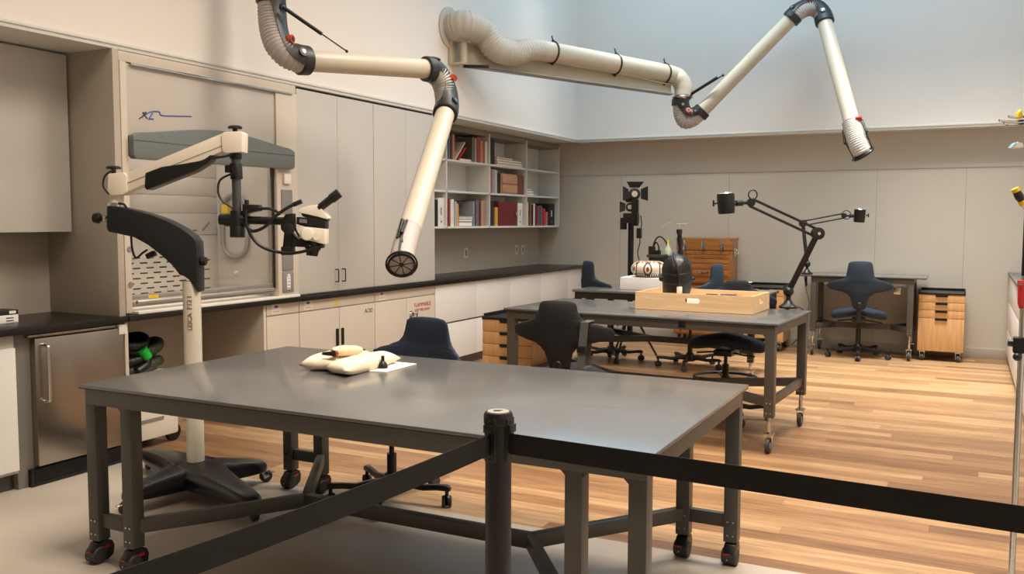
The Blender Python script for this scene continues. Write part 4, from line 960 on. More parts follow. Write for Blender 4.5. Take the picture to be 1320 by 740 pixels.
# ------------------------------------------------------------------ microscope on its floor stand
MX, MY = -3.75, 3.56
HR = Vector((_cy, _sy, 0)); HF = Vector((-_sy, _cy, 0)); ZZ = Vector((0, 0, 1))
t = ms = thing('microscope_stand', 'cream and black stereo microscope on a rolling floor stand', 'microscope', (MX, MY, 0))
C0 = Vector((MX, MY, 0))
mb = MB(); tips = [on_z(166, 640, .09), on_z(325, 648, .09), on_z(338, 602, .09)]
tips.append(C0*2-tips[1])
tips = [Vector((q.x, q.y, 0)) for q in tips]
for tp in tips:
    d = (tp-C0); ln = d.length; d.normalize(); s = d.cross(ZZ); rs = []
    for u, zt, zb_, w in ((.02, .180, .075, .15), (.15, .178, .07, .135), (.35, .168, .065, .105), (.6, .155, .064, .082), (.85, .142, .068, .068), (1.0, .13, .074, .052), (1.06, .11, .082, .025)):
        P = C0+d*ln*u
        rs.append([P+s*w*a_+ZZ*(zb_+(zt-zb_)*b_) for a_, b_ in ((-1, 0), (-1, .6), (-.75, .95), (0, 1), (.75, .95), (1, .6), (1, 0), (0, 0))])
    mb.rings(rs)
mb.lathe([(.001, .08), (.13, .085), (.135, .13), (.11, .162), (.06, .18), (.001, .18)], C0, n=28)
mb.build('star_base', mat('black_base_plastic', (.085, .085, .085), .33), t, .004)
for tp in tips:
    d = (tp-C0).normalized(); q = tp+d*.0; s = d.cross(ZZ)
    o = MB().cyl(q+ZZ*.07, q+ZZ*.085, .035, n=20).bar(q+ZZ*.075-s*.02, q+ZZ*.03-s*.02+d*.02, .006, .03, d).bar(q+ZZ*.075+s*.02, q+ZZ*.03+s*.02+d*.02, .006, .03, d).bar(q+ZZ*.06+d*.02, q+ZZ*.055+d*.07, .03, .006).build('caster', CHROME, t, .001)
    MB().lathe([(.005, -.014), (.030, -.015), (.036, -.01), (.036, .01), (.030, .015), (.005, .014)], q+d*.02+ZZ*.037, s, 22).build('wheel', TIREM, o)
MB().cyl(C0+ZZ*.165, C0+ZZ*1.17, .047, n=32).build('column', IVORY, t)
D0 = (C0+ZZ-CAM).dot(FW)
def mp(x, y, off=0): return at(x, y, D0+off)
def mprism(pts, off, depth, name, m, par=ms, bev=.006):
    P = [mp(x, y, off) for x, y in pts]; dv = HF*depth
    return MB().rings([P, [p+dv for p in P]]).build(name, m, par, bev)
tf = C0+ZZ*.905-HF*.0478
for i, (txt, zz_, sz) in enumerate((('MICRO', 0, 0),)): pass
cm = (CAM-C0); cm.z = 0; cm.normalize(); cs = Vector((-cm.y, cm.x, 0))
text_mesh('lettering', 'LEICA  F12 I', .036, mat('grey_lettering', (.50, .46, .40), .6), ms, C0+ZZ*1.0+cm*.0465-cs*.012*(1 if cs.dot(HR) > 0 else -1), (0, 0, 1), -HR, .0015)
sh = [(137, 265), (151, 266), (170, 270), (192, 276), (214, 284), (233, 294), (247, 304), (253, 312), (254, 330), (254.5, 378), (249, 369), (243, 361), (236, 356), (231, 355), (222, 343), (208, 330), (190, 316), (172, 306), (150, 301), (139, 299), (136.5, 294)]
mprism(sh, -.062, .124, 'curved_shroud', mat('blue_black_shroud', (.085, .095, .105), .4), bev=.012)
MB().bar(mp(200, 326), mp(190, 331), .05, .03).build('cable_clip', BLK, t, .006)
MB().cyl(mp(150, 267), mp(151, 244), .036, n=20).build('pivot_post', IVORY, t)
MB().cyl(mp(150, 268), mp(150.5, 262), .045, n=20).build('pivot_collar', CHROME, t)
mprism([(139, 224), (159, 222), (163, 226), (163, 248), (158, 251), (143, 252), (138, 247)], -.055, .11, 'pivot_head', CREAM, bev=.006)
mprism([(160, 224), (288, 171), (292, 171), (292, 196), (284, 196), (264, 205), (205, 230), (162, 248)], -.042, .084, 'swing_arm', CREAM, bev=.006)
mprism([(160, 237), (290, 186), (290, 187), (160, 238.5)], -.0435, .001, 'arm_seam', mat('seam_shadow_line', (.55, .51, .45), .6), bev=0)
mprism([(187, 223), (208, 215), (236, 211), (262, 206.5), (270, 200), (276, 200), (268, 210), (250, 221), (189, 245), (186, 242)], -.046, .092, 'arm_cover', BLK, bev=.006)
mprism([(288, 170), (310, 169), (312.5, 171), (312, 196), (290, 197.5), (286, 194), (285, 174)], -.055, .11, 'end_head', CREAM, bev=.008)
def tknob(x, y): MB().cyl(mp(x, y+8), mp(x, y), .013, n=14).lathe([(.001, -.004), (.036, -.004), (.04, .004), (.03, .012), (.001, .014)], mp(x, y), n=18).build('clamp_knob', BLK, ms)
tknob(146.5, 217); tknob(303, 165)
def knob(a, b, r=.022):
    a = mp(*a); b = mp(*b); MB().cyl(a, a.lerp(b, .5), r*.45, n=12).tube([a.lerp(b, .45), a.lerp(b, .55), b], [r*.8, r, r*.85], 8).build('clamp_knob', BLK, ms)
knob((137, 282), (121, 281), .030); knob((254, 336), (266, 337), .026)
MB().cyl(mp(134, 282), mp(137, 282), .018, n=14).build('knob_collar', CHROME, t)
MB().cyl(mp(304, 197), mp(306, 304), .0245, n=20).build('vertical_rod', mat('dark_grey_rod', (.24, .24, .24), .35), t)
MB().cyl(mp(304, 198), mp(304, 205), .032, n=18).build('rod_collar', BLK, t, .002)
MB().cyl(mp(304, 211), mp(305, 231), .033, n=18).box(-.035, .0, -.03, .03, -.02, .02, Matrix.Translation(mp(301, 218))).build('rod_collar', BLK, t, .002)
MB().cyl(mp(306, 292), mp(306, 306), .04, n=18).build('end_collar', BLK, t, .002)
MB().cyl(mp(283, 283), mp(366, 285), .022, n=18).build('horizontal_rod', BLKM, t)
MB().cyl(mp(283, 283), mp(296, 283.5), .029, n=16).cyl(mp(291, 283.5), mp(320, 284), .035, n=16).cyl(mp(306, 272), mp(306, 298), .038, n=16).build('cross_clamp', BLK, t, .003)
mprism([(312, 263), (333, 264), (333, 272), (326, 273), (312, 277)], -.04, .08, 'focus_block', BLK, bev=.004)
MB().cyl(mp(318, 263), mp(318, 258), .012, n=12).build('focus_knob', BLK, t)
mprism([(368, 276), (378, 275), (379, 292), (376, 300), (375, 320), (364, 320), (366, 300), (362, 296), (361, 286)], -.03, .06, 'head_bracket', BLK, bev=.004)
MB().bar(mp(370, 296), mp(371, 320), .01, .03).build('bracket_rail', CHROME, t)
mprism([(362, 318), (377, 318), (377, 329), (362, 329)], -.035, .07, 'rack_block', BLK, bev=.004)
mprism([(376, 300), (384, 308), (416, 314), (416, 320), (376, 318)], -.03, .06, 'carrier_arm', BLK, bev=.004)
MB().cyl(mp(372, 295, -.03), mp(372, 295, -.075), .03, n=20).build('focus_wheel', BLK, t, .002)
sc = thing  # optics head pieces stay parts of the stand
hd = mprism([(386, 293), (390, 292), (419, 295), (419, 315), (414, 314), (386, 307)], -.055, .11, 'optics_body', CREAM, bev=.005)
MB().cyl(mp(396, 302, -.056), mp(396, 302, -.075), .036, .032, 24).build('zoom_knob', CREAM, hd, .002)
MB().cyl(mp(408, 305, -.056), mp(408, 305, -.062), .02, n=20).build('zoom_knob', CREAM, hd)
mprism([(382, 279.5), (402, 282), (419, 285), (419, 295), (396, 293), (382, 289)], -.05, .1, 'black_spacer', BLK, bev=.003)
mprism([(386, 282), (396, 283), (396, 288), (386, 287)], -.055, .005, 'spacer_latch', CHROME, bev=.001)
mprism([(383, 272), (389, 268), (400, 264.5), (409, 264), (412, 266), (423.5, 281), (422, 283), (408, 279), (384, 274)], -.05, .1, 'tube_head', CREAM, bev=.004)
mprism([(388, 275), (421, 283), (421, 285), (402, 283), (390, 279)], -.045, .09, 'head_seam', BLK, bev=.001)
for o_ in (-.032, .032):
    e = MB().cyl(mp(411, 269, o_), mp(430, 254, o_), .021, .023, 20).cyl(mp(427, 256.5, o_), mp(437.5, 248.5, o_), .027, .026, 20).build('eyepiece', BLK, ms, .002)
MB().cyl(mp(404, 313), mp(403, 322), .042, n=24).cyl(mp(403, 322), mp(402, 330), .036, .030, 24).build('objective', BLK, t, .002)
for pts, r in (([(150, 217), (136, 226), (133, 240), (140, 250)], .005), ([(153, 262), (162, 266), (168, 290), (170, 318), (175, 332), (184, 326), (190, 322)], .006), ([(300, 199), (288, 202), (272, 204)], .006), ([(298, 224), (284, 232), (281, 246), (286, 258), (300, 268)], .006), ([(317, 270), (318, 290), (330, 312), (350, 323), (380, 326), (415, 318)], .009), ([(333, 269), (346, 269), (356, 272), (361, 277)], .008), ([(316, 290), (326, 298), (342, 292), (356, 278), (372, 267), (388, 260)], .009), ([(378, 286), (383, 300), (392, 312), (400, 318)], .006)):
    MB().tube(smooth_path([mp(x, y, -.045) for x, y in pts], 8), r, 8).build('cable', BLK, t)
MB().cyl(mp(378, 264, -.045), mp(389, 259.5, -.045), .013, n=12).build('light_guide_tip', BLK, t)

# ------------------------------------------------------------------ fume extraction arms
def corrugated(path, r, pitch=.022, amp=.05):
    L = 0; P = [path[0]]
    tot = sum((path[i+1]-path[i]).length for i in range(len(path)-1)); n = max(8, int(tot/pitch*4)); out = []; rr = []
    seg = [0]
    for i in range(len(path)-1): seg.append(seg[-1]+(path[i+1]-path[i]).length)
    j = 0
    for k in range(n+1):
        s = tot*k/n
        while j < len(path)-2 and seg[j+1] < s: j += 1
        u = (s-seg[j])/max(1e-6, seg[j+1]-seg[j]); out.append(path[j].lerp(path[j+1], u))
        ra = r if not callable(r) else r(k/n)
        rr.append(ra*(1+amp*math.cos(2*PI*k/4)))
    return MB().tube(out, rr, 22)
def elbow(par, P0, d0, P1, d1, r, side, hose_off=0., knob_t=.5, k=.5, hm=HOSEM, wband=.11, hosek=None):
    P0, P1 = Vector(P0), Vector(P1); d0 = Vector(d0).normalized(); d1 = Vector(d1).normalized()
    L = (P1-P0).length; path = bez(P0, P0+d0*L*k, P1-d1*L*k, P1, 16)
    n = d0.cross(d1)
    if n.length < 1e-3: n = (P1-P0).cross(d0)
    n.normalize()
    if n.dot(FW) > 0: n = -n                      # n points to the camera
    hk = hosek if hosek is not None else k
    hp_ = bez(P0, P0+d0*L*hk, P1-d1*L*hk, P1, 16)
    mid = (P0+P1)/2; bul = (hp_[8]-mid).normalized()
    hp_ = [p+bul*hose_off*math.sin(PI*i/16) for i, p in enumerate(hp_)]
    corrugated(hp_, r*.98).build('flexible_hose', hm, par, sharp=80)
    rs = []
    for i, p in enumerate(path):
        t_ = (path[min(i+1, 16)]-path[max(i-1, 0)]).normalized(); o = t_.cross(n).normalized()*side
        half = math.radians(wband*(1+.32*abs(2*i/16-1)**2)); K = 12; ro, ri = r*1.15, r*1.04
        ang = [-half+2*half*k_/K for k_ in range(K+1)]
        rs.append([p+(o*math.cos(a)+n*math.sin(a))*ro for a in ang]+[p+(o*math.cos(a)+n*math.sin(a))*ri for a in reversed(ang)])
    b = MB().rings(rs).build('joint_cover', DARKJ, par)
    for q in (1, -1):
        def on_cover(ti, ang_, lift):
            c = path[ti]; t_ = (path[min(ti+1, 16)]-path[max(ti-1, 0)]).normalized(); o = t_.cross(n).normalized()*side
            v_ = o*math.cos(ang_)+n*q*math.sin(ang_); return c+v_*(r*1.15+lift), v_
        cc, v_ = on_cover(int(16*knob_t), math.radians(62), 0)
        kn = MB().cyl(cc-v_*.004, cc+v_*.026, .031, .028, 20).build('friction_knob', ORANGE, b)
        MB().cyl(cc+v_*.026, cc+v_*.030, .017, n=16).build('knob_screw', DARKJ, kn)
        for ti in (2, 14):
            cc, v_ = on_cover(ti, math.radians(70), 0)
            MB().cyl(cc-v_*.004, cc+v_*.006, .032, n=18).build('pivot_boss', BLK, b)
            MB().cyl(cc+v_*.005, cc+v_*.010, .016, n=14).build('pivot_screw', CHROME, b)
    for p, d, e in ((P0, d0, 1), (P1, d1, -1)):
        MB().tube([p-d*e*.02, p-d*e*.015, p+d*e*.05, p+d*e*.055], [r*1.06, r*1.12, r*1.14, r*1.08], 26).build('collar', DARKJ, par)
def strut(par, a, b, u=.5, r=.013):
    a = Vector(a); b = Vector(b); MB().cyl(a, a.lerp(b, u), r, n=12).cyl(a.lerp(b, u), b, r*.4, n=8).ball(b, r*.9, 8).ball(a, r*.9, 8).build('gas_strut', BLKM, par)
def nozzle(par, P, d, r, fd, L=.16, hm=HOSEM):
    d = Vector(d).normalized(); fd = Vector(fd).normalized(); Q = bez(P, P+d*L*.45, P+d*L*.8, P+d*L*.82+fd*L*.25, 10)
    corrugated(Q, r*1.04, .02, .035).build('nozzle_hose', hm, par, sharp=80)
    E = Q[-1]
    u = fd.cross(ZZ).normalized(); v = fd.cross(u); g = MB()
    MB().rings([[E+fd*h_+(u*math.cos(2*PI*k/32)+v*math.sin(2*PI*k/32))*r*q_ for k in range(32)] for q_, h_ in ((1.04, -.03), (1.10, -.02), (1.20, .0), (1.22, .012), (1.04, .013), (1.0, -.03))], close=True).build('nozzle_rim', BLK, par)
    for k in range(4):
        a = PI*k/4+.2; w = u*math.cos(a)+v*math.sin(a); g.bar(E-w*r*1.04+fd*.002, E+w*r*1.04+fd*.002, .004, .004, fd)
    g.cyl(E, E+fd*.006, .012, n=12).build('nozzle_grille', DARKJ, par)
    MB().lathe([(.001, 0), (r*1.0, 0), (r*1.0, .001), (.001, .001)], E-fd*.03, fd, 24).build('nozzle_mesh', mat('pale_mesh', (.72, .68, .70), .7), par)
    h = MB()
    s0 = d.cross(fd); s0 = (s0.normalized() if s0.length > .05 else u)
    for q in (-1, 1):
        A_ = P+s0*q*r*1.1; B_ = P+d*L*.5+s0*q*r*1.3; C_ = E+s0*q*r*1.18
        h.tube([A_, B_, C_], .007, 8); h.tube([A_+d*.03, A_+d*.03+s0*q*.02, B_+s0*q*.02], .005, 8)
        h.ball(B_+s0*q*.01, .014, 10)
    ring_c = P+d*L*.52
    h.tube([ring_c+(s0*math.cos(a)+(-fd)*-math.sin(a)*1.0)*r*1.22 for a in [PI*k/14 for k in range(15)]], .006, 8)
    h.tube([E-fd*.005+(s0*math.cos(a)+fd.cross(s0)*math.sin(a))*r*1.3 for a in [2*PI*k/28 for k in range(28)]], .006, 8, close=True)
    h.build('nozzle_handle', BLKM, par)

# arm at the left, over the foreground
t = fa = thing('extraction_arm', 'cream jointed extraction arm hanging over the foreground table', 'extraction arm', at(360, 20, 6.05))
r = .073
e0 = at(349, -6, 6.05); e1 = at(394, 78, 6.1); ed = at(550, 89, 6.85)
dir1 = (ed-e1).normalized()
elbow(t, e0, (0, 0, -1), e1, dir1, .088, -1, hose_off=.0, k=.52, wband=98)
MB().cyl(e0+ZZ*.03, e0+ZZ*.5, .085, n=28).build('drop_pipe', ARMT, t)
wp = Vector((FX, e0.y+.05, e0.z+.5))
MB().tube(smooth_path([e0+ZZ*.48, e0+ZZ*.62+Vector((-.08, 0, 0)), wp+Vector((.15, 0, .2)), wp+Vector((0, 0, .2))], 8), .09, 24).lathe([(.001, 0), (.16, 0), (.16, .02), (.001, .02)], wp+Vector((0, 0, .2)), (1, 0, 0), 28).build('wall_connection', ARMT, t)
MB().tube([e1+dir1*.03, ed-dir1*.0], r, 28).build('arm_tube', ARMT, t)
f0 = at(574, 146, 6.85); n1 = at(528, 297, 5.6); dir2 = (n1-f0).normalized()
elbow(t, ed, dir1, f0, dir2, .085, -1, k=.5, wband=118)
MB().tube([f0+dir2*.03, n1], [r, r*1.02], 28).build('arm_tube', ARMT, t)
nozzle(t, n1, dir2, .070, (-FW*.85-ZZ*.6+RT*.1), L=.34)
strut(t, at(366, 10, 5.95), at(447, 66, 6.1), .6)
MB().cyl(at(519, 283, 5.5), at(513, 307, 5.42), .012, n=10).build('handle_grip', BLK, t)

# wall mounted arm at the back
wm = on_x(579, 36, FX)
t = fb = thing('extraction_arm', 'long wall-mounted extraction arm with a big ribbed hose, reaching to the back wall', 'extraction arm', on_x(582, 70, FX))
b0 = on_x(582, 52, FX); b1 = on_x(582, 84, FX)
MB().lathe([(.001, 0), (.20, 0), (.20, .015), (.17, .02), (.001, .02)], wm, (1, 0, 0), 36).build('wall_flange', HOSEW, t)
MB().box(FX, FX+.03, b0.y-.07, b0.y+.11, b1.z, b0.z).box(FX+.03, FX+.15, b0.y-.03, b0.y+.07, b1.z+.0, b1.z+.02).box(FX+.03, FX+.15, b0.y-.03, b0.y+.07, b0.z-.02, b0.z).build('wall_bracket', ARMT, t, .003)
pv = Vector((FX+.12, b0.y+.03, 0))
MB().cyl(pv+ZZ*(b1.z+.02), pv+ZZ*(b0.z-.02), .035, n=20).build('hinge_pin', ARMT, t)
MB().cyl(pv+ZZ*(b0.z), pv+ZZ*(b0.z+.035), .04, n=18).build('hinge_cap', BLK, t, .003)
MB().bar(pv+ZZ*(b1.z-.015), pv+ZZ*(b1.z-.02)+RT*.25, .03, .03).build('stop_rod', BLK, t, .003)
DE = 10.35
q0 = at(598, 55, 8.95); q1 = at(598, 84, 8.95); q3 = at(865, 110, DE); q2 = at(865, 121, DE)
nb = HF*.03
MB().rings([[q0, q1, q2, q3], [p+nb for p in (q0, q1, q2, q3)]]).bar(q1, q2, .09, .012, ZZ).bar(q0, q3, .09, .012, ZZ).build('support_beam', ARMT, t, .003)
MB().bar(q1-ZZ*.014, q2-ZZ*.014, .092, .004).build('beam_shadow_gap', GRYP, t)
hs = smooth_path([wm+Vector((.01, 0, 0)), wm+Vector((.16, .02, .02)), at(622, 42, 8.95), at(640, 62, 9.0), at(662, 68, 9.1), at(684, 64, 9.2), at(700, 65, 9.3)], 8)
corrugated(hs, lambda u: .135-.035*max(0, (u-.55)/.45), .03, .035).build('flexible_hose', HOSEW, t, sharp=80)
ta = at(698, 65, 9.3); tb_ = at(862, 96, DE-.03)
MB().tube(smooth_path([ta, ta.lerp(tb_, .5), tb_, at(876, 103, DE), at(881, 114, DE), at(881, 124, DE)], 8), .105, 28).build('duct_pipe', ARMT, t)
dd = (tb_-ta).normalized()
for px_, py_ in ((713, 68), (790, 82), (856, 95)):
    u = (px_-700)/(862-700); c = ta.lerp(tb_, u)
    uu = dd.cross(ZZ).normalized(); vv = uu.cross(dd)
    tie = MB().tube([c+(uu*math.cos(2*PI*k/30)+vv*math.sin(2*PI*k/30))*.111 for k in range(30)], .009, 6, close=True)
    tie.tube([c+vv*.11, c+vv*.17-dd*.02], .007, 6).ball(c+vv*.118, .018, 8).ball(c-vv*.118, .018, 8); tie.build('cable_tie', BLK, t)
jc = at(880, 124, DE)
MB().lathe([(.001, 0), (.11, 0), (.125, -.015), (.11, -.03), (.09, -.05), (.001, -.05)], jc, n=30).build('swivel_ring', CHROME, t)
r = .08
g0 = at(872, 131, DE); g1 = at(905, 143, DE-.05); g2 = at(1020, 24, 9.95); dirb = (g2-g1).normalized()
elbow(t, at(877, 130, DE), (0, 0, -1), g1, dirb, .088, -1, k=.62, hosek=.95, wband=88)
MB().tube([g1+dirb*.02, g2], r, 28).build('arm_tube', ARMT, t)
g3 = at(1063, 28, 9.85); g4 = at(1098, 158, 9.35); dirc = (g4-g3).normalized()
elbow(t, g2, dirb, g3, dirc, .090, -1, k=.66, wband=88)
MB().tube([g3+dirc*.02, g4], [r, r*1.0], 28).build('arm_tube', ARMT, t)
nozzle(t, g4, dirc, .092, (-ZZ*.82+RT*.62+FW*.05), L=.36, hm=HOSEW)
strut(t, at(888, 124, DE), at(932, 97, DE-.3), .1, .018)
MB().cyl(at(888, 123, DE-.05), at(925, 100, DE-.25), .018, n=10).build('strut_sleeve', BLK, t)
MB().cyl(at(1103, 152, 9.25), at(1110, 152, 9.25), .015, n=10).ball(at(1108, 152, 9.25), .025, 10).build('red_knob', RED, t)

# ------------------------------------------------------------------ jointed task lamps
def task_lamp(lab, base, ztab, el, sh_, hd_, Dh, hood_r, ring, sc=1., flip=1):
    t = thing('task_lamp', lab, 'lamp', base)
    b = Vector(base)
    MB().lathe([(.001, 0), (.055*sc, 0), (.055*sc, .012), (.03*sc, .035), (.018*sc, .06), (.001, .06)], b, n=22).build('base', BLK, t)
    MB().box(b.x-.012, b.x+.012, b.y-.05, b.y-.04, ztab-.12, ztab+.005).cyl((b.x, b.y-.03, ztab-.14), (b.x, b.y-.03, ztab-.05), .006, n=8).box(b.x-.012, b.x+.012, b.y-.05, b.y-.01, ztab-.125, ztab-.115).build('clamp', BLKM, t)
    j0 = b+ZZ*.10*sc
    MB().ball(j0, .032*sc, 14).cyl(b+ZZ*.05, j0, .014*sc, n=12).build('lower_joint', BLK, t)
    e = Vector(el); s = Vector(sh_); up = (e-j0).normalized()
    sd = up.cross(HF).normalized()*.014*sc
    MB().bar(j0, e, .016, .034*sc, sd).build('lower_arm', BLK, t, .003)
    MB().cyl(e-HF*.03, e+HF*.03, .036*sc, n=22).build('elbow_joint', BLK, t, .004)
    MB().cyl(e-HF*.031, e-HF*.036, .012, n=14).build('joint_screw', CHROME, t)
    v = (s-e).normalized(); o = v.cross(HF).normalized()*.022*sc
    MB().cyl(e+o, s+o, .008*sc, n=10).cyl(e-o, s-o, .008*sc, n=10).build('upper_arm', BLK, t)
    MB().cyl(s-HF*.02, s+HF*.02, .024*sc, n=18).build('wrist_joint', BLK, t, .003)
    h = Vector(hd_)
    MB().tube([s, s.lerp(h, .45), h], .010*sc, 10).tube([s.lerp(h, .35), s.lerp(h, .6)], .018*sc, 10).build('neck', BLK, t)
    MB().lathe([(.001, .075), (hood_r*.98, .075), (hood_r*1.02, .06), (hood_r*.96, -.06), (hood_r*.9, -.07), (.001, -.07)], h, (.06*flip, -.05, 1), n=30).build('lamp_head', BLK, t)
    MB().lathe([(.001, .076), (hood_r*.8, .076), (hood_r*.7, .084), (.001, .084)], h, (.06*flip, -.05, 1), n=24).build('lens', mat('lamp_lens_silver', (.72, .74, .76), .15, metal=.5), t)
    k = h+(h-s).normalized()*(hood_r+.01); k.z += .01
    MB().cyl(k, k+(h-s).normalized()*.025, .007, n=8).bar(k+(h-s).normalized()*.028-ZZ*.022, k+(h-s).normalized()*.028+ZZ*.022, .012, .012).build('head_handle', BLK, t, .002)
    if ring:
        MB().tube([at(ring[0]+ring[2]*math.cos(2*PI*i/28), ring[1]+ring[3]*math.sin(2*PI*i/28), Dh) for i in range(28)], .005, 8, close=True).build('cable_loop', BLK, t)
    return t
b1_ = on_z(1016, 397, .851)
la = task_lamp('large black jointed lamp clamped on the right corner of the tray table', b1_, .85, at(1054, 301, 6.6), at(968, 261, 6.55), at(936, 263, 6.5), 6.5, .062, (970.5, 251, 5.5, 6), 1.25, -1)
MB().tube(smooth_path([b1_+Vector((.05, 0, .02)), b1_+Vector((.12, -.03, -.02)), b1_+Vector((.11, -.02, -.18)), b1_+Vector((.03, 0, -.28))], 8), .004, 8).build('cable', BLK, la)
b2_ = Vector((-1.62, 10.62, .906))
D2 = (b2_-CAM).dot(FW)
lb = task_lamp('smaller black jointed lamp clamped on the back wall table', b2_, .905, at(1035, 288, D2), at(1088, 278, D2-.1), at(1108, 278.5, D2-.1), D2-.1, .062, (1091, 277, 6, 5.5), 1.15, 1)
pts = [on_y(x, y, 10.5) for x, y in ((1040, 354), (1039, 372), (1043, 390), (1041, 404), (1037, 416), (1040, 428), (1034, 436), (1028, 444))]
MB().tube(smooth_path([b2_+Vector((-.02, -.06, -.02))]+pts[1:], 6), .004, 6).build('cable', BLK, lb)

# ------------------------------------------------------------------ two-headed light stand
ly = 9.45
p0 = on_y(813, 330, ly); lx = p0.x
t = thing('light_stand', 'black light stand with two barn-door LED heads', 'studio light', (lx, ly, 0))
ztop = on_y(815, 283, ly).z
MB().cyl((lx, ly, .25), (lx, ly, ztop), .032, n=18).build('pole', BLKM, t)
for k in range(3):
    a = 2*PI*k/3+.4; MB().tube([(lx, ly, .55), (lx+.3*math.cos(a), ly+.3*math.sin(a), .012)], .012, 8).build('tripod_leg', BLKM, t)
def led_head(px_, py_, sc_, dirv, doors):
    c = on_y(px_, py_, ly-.06); d = Vector(dirv).normalized(); u = d.cross(ZZ).normalized(); v = u.cross(d)
    o = MB().cyl(c-d*-.0, c-d*.12*sc_, .07*sc_, .06*sc_, 22).build('lamp_head', BLK, t, .003)
    MB().cyl(c+d*.002, c+d*.006, .034*sc_, n=22).build('lens_ring', CHROME, o)
    MB().cyl(c+d*.006, c+d*.010, .018*sc_, n=18).build('lens', mat('amber_lens', (.80, .70, .45), .3), o)
    for s1, s2, a_, b_ in ((u, v, .08, .085), (-u, v, .08, .085), (v, u, .07, .10), (-v, u, .07, .08)):
        if (s1 == -v) and not doors: continue
        P1_ = c+s1*.072*sc_; P2_ = P1_+(s1*.8+d*.55).normalized()*a_*1.1*sc_
        MB().rings([[P1_-s2*.055*sc_, P1_+s2*.055*sc_, P2_+s2*b_*sc_, P2_-s2*b_*sc_], [q+d*.004 for q in (P1_-s2*.055*sc_, P1_+s2*.055*sc_, P2_+s2*b_*sc_, P2_-s2*b_*sc_)]]).build('barn_door', BLK, o)
    return o
led_head(818, 250, .95, -FW+RT*.05, False)
led_head(812, 267, .72, -FW-RT*.5, False)
MB().box(lx-.06, lx+.09, ly-.10, ly+.02, ztop-.04, ztop+.07).box(lx-.10, lx-.04, ly-.08, ly-.02, ztop-.11, ztop+.02).box(lx+.03, lx+.10, ly-.09, ly-.03, ztop-.07, ztop+.22).build('head_mount', BLKM, t, .006)
c_ = [on_y(x, y, ly-.03) for x, y in ((826, 278), (827, 290), (824, 300), (825, 312), (822, 325), (824, 336))]
MB().tube(smooth_path(c_, 6), .006, 8).build('cable', BLK, t)
q = on_y(824, 300, ly-.03); MB().bar(q+ZZ*.05, q-ZZ*.06, .05, .05).build('dimmer_box', BLK, t, .006)

# ------------------------------------------------------------------ dust extractor with hoses below the hood
t = thing('dust_extractor', 'low cream dust extractor with green hoses in the knee space of the hood', 'vacuum cleaner', (-4.95, 4.1, 0))
MB().box(-5.15, -4.74, 3.9, 4.36, .06, .30).build('body', IVORY, t, .02)
MB().box(-5.14, -4.735, 3.91, 4.37, .30, .325).build('black_band', BLK, t, .004)
MB().box(-5.14, -4.75, 3.92, 4.32, .325, .50).build('upper_housing', IVORY, t, .015)
MB().box(-4.75, -4.742, 3.98, 4.25, .345, .47).build('vent_panel', BLK, t, .002)
MB().box(-4.742, -4.734, 4.0, 4.23, .18, .20).build('seam', GRYP, t)
for yy in (3.98, 4.36):
    for xx in (-5.08, -4.80): MB().lathe([(.005, -.02), (.05, -.02), (.06, -.012), (.06, .012), (.05, .02), (.005, .02)], (xx, yy, .06), (1, 0, 0), 24).build('wheel', BLK, t)
t = thing('hose_coil', 'coiled dark green suction hose lying on the dust extractor', 'hose', (-4.95, 4.1, .5))
for k, (m_, zz_, yy, ph) in enumerate(((DARKHOSE, .535, 4.14, 0), (BLK, .60, 4.10, .7), (DARKHOSE, .655, 4.18, 1.6), (BLK, .70, 4.08, 2.4))):
    pts = [(-4.93+.13*math.cos(a+ph), yy+.20*math.sin(a+ph)*(1-.1*k), zz_+.02*math.sin(2*a+k)) for a in [2*PI*i/26 for i in range(27)]]
    corrugated([Vector(p) for p in pts], .034, .02, .04).build('hose_loop', m_, t, sharp=80)
MB().cyl((-4.78, 4.10, .66), (-4.775, 4.14, .60), .036, n=18).build('green_sleeve', GREEN, t)
MB().tube([(-4.775, 4.14, .61), (-4.77, 4.13, .55), (-4.77, 4.05, .52)], .032, 14).build('nozzle', BLK, t)

# ------------------------------------------------------------------ right-hand cabinets
t = thing('worktop', 'dark grey worktop on the right-hand cabinets', 'countertop', (.7, 9, .93))
MB().box(.40, 1.055, 3.6, BY-.02, .93, .955).build('slab', mat('dark_grey_worktop', (.33, .32, .31), .4), t, .002)
cuts = [3.62, 5.12, 6.62, 8.12, 9.62, BY-.02]
nm = ['the nearest one', 'second nearest', 'middle one', 'next to the farthest', 'farthest, by the back wall']
for i in range(5):
    a, b = cuts[i], cuts[i+1]
    t = thing('drawer_unit', 'white drawer cabinet on the right side, '+nm[i], 'cabinet', (.7, (a+b)/2, 0), group='right-hand drawer cabinets')
    MB().box(.44, 1.055, a+.001, b-.001, .06, .929).build('body', mat('drawer_gap', (.45, .43, .40), .6), t)
    MB().box(.45, 1.055, a, b, 0, .06).build('plinth', GRYP, t)
    for z0_, z1_ in ((.06, .33), (.345, .63), (.645, .925)): MB().box(.415, .44, a+.003, b-.003, z0_, z1_).build('drawer', CABW, t, .002)

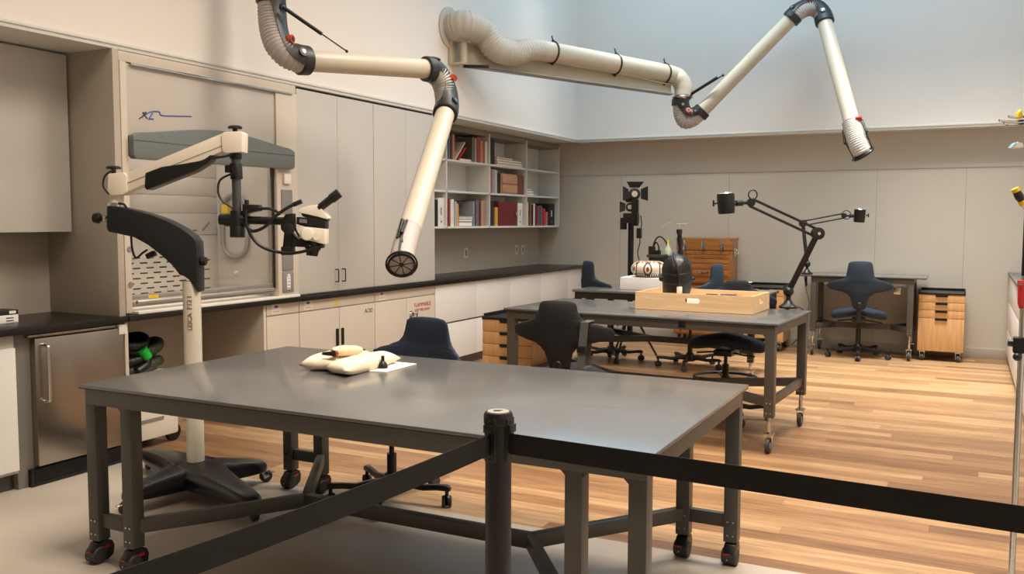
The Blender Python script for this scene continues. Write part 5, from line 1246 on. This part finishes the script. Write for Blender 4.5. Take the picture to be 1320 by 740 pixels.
# ------------------------------------------------------------------ tool post at the right edge
t = tp = thing('tool_post', 'steel tool post with hooks and clamps at the right edge', 'tool stand', on_y(1317, 600, 3.3).xyz*0+Vector((on_y(1319, 400, 3.3).x, 3.3, 0)))
D3 = (Vector((t.location.x, 3.3, 1.4))-CAM).dot(FW)
X3 = t.location.x
MB().cyl((X3, 3.3, .05), (X3, 3.3, 1.33), .010, n=14).build('lower_rod', CHROME, t)
MB().cyl((X3, 3.3, 1.33), (X3, 3.3, 2.05), .010, n=14).build('upper_rod', BLKM, t)
MB().lathe([(.001, 0), (.20, 0), (.20, .02), (.03, .05), (.001, .05)], (X3, 3.3, 0), n=30).build('foot', BLK, t)
cz_ = at(1314, 448, D3).z
MB().box(X3-.025, X3+.025, 3.275, 3.325, cz_-.02, cz_+.03).cyl((X3-.04, 3.3, cz_+.01), (X3+.02, 3.3, cz_+.01), .012, n=12).ball((X3-.012, 3.27, cz_-.03), .014, 10).build('clamp', BLK, t, .004)
for i, (x_, y_) in enumerate(((1290, 156), (1296, 160), (1302, 151))):
    e_ = at(1322, y_-1, D3); s_ = at(x_, y_, D3)
    MB().tube(smooth_path([at(x_-1, y_-2, D3), s_, at(x_+12, y_+.5, D3), e_], 5), .004, 8).build('hook', CHROME, t)
mprism_ = lambda pts, off, dep, n_, m_, bev=.003: MB().rings([[at(x, y, D3+off) for x, y in pts], [at(x, y, D3+off)+HF*dep for x, y in pts]]).build(n_, m_, tp, bev)
mprism_([(1306, 190), (1312, 183), (1322, 185), (1322, 190), (1310, 191)], -.02, .04, 'clamp_jaw', CHROME)
mprism_([(1313, 146), (1317, 141), (1319, 152), (1313, 152)], -.01, .02, 'yellow_grip', YEL, .001)
t = thing('chisel', 'black and yellow chisel handle hanging at the right edge', 'chisel', at(1312, 250, D3-.05))
a_, b_ = at(1308, 243, D3-.03), at(1318, 261, D3-.03); d_ = (b_-a_).normalized()
MB().cyl(a_, a_+d_*.012, .012, n=14).cyl(b_-d_*.006, b_+d_*.008, .012, n=14).build('end_band', YEL, t)
MB().tube([a_+d_*.012, a_.lerp(b_, .6), b_-d_*.006], [.012, .0135, .010], 14).build('handle', BLK, t)
MB().bar(b_+d_*.008, b_+d_*.09, .012, .004, HF).build('blade', CHROME, t)
t = thing('spring_clamp', 'red clamp hanging on the tool post at the right edge', 'clamp', at(1316, 372, D3-.02))
MB().rings([[at(x, y, D3-.03) for x, y in ((1311, 361), (1322, 361), (1322, 378), (1318, 379), (1318, 396), (1313, 398), (1311, 390))], [at(x, y, D3-.03)-HF*.02 for x, y in ((1311, 361), (1322, 361), (1322, 378), (1318, 379), (1318, 396), (1313, 398), (1311, 390))]]).build('jaw', RED, t, .003)
MB().cyl(at(1316, 366, D3-.055), at(1316, 366, D3-.03), .006, n=10).build('pivot_pin', CHROME, t)
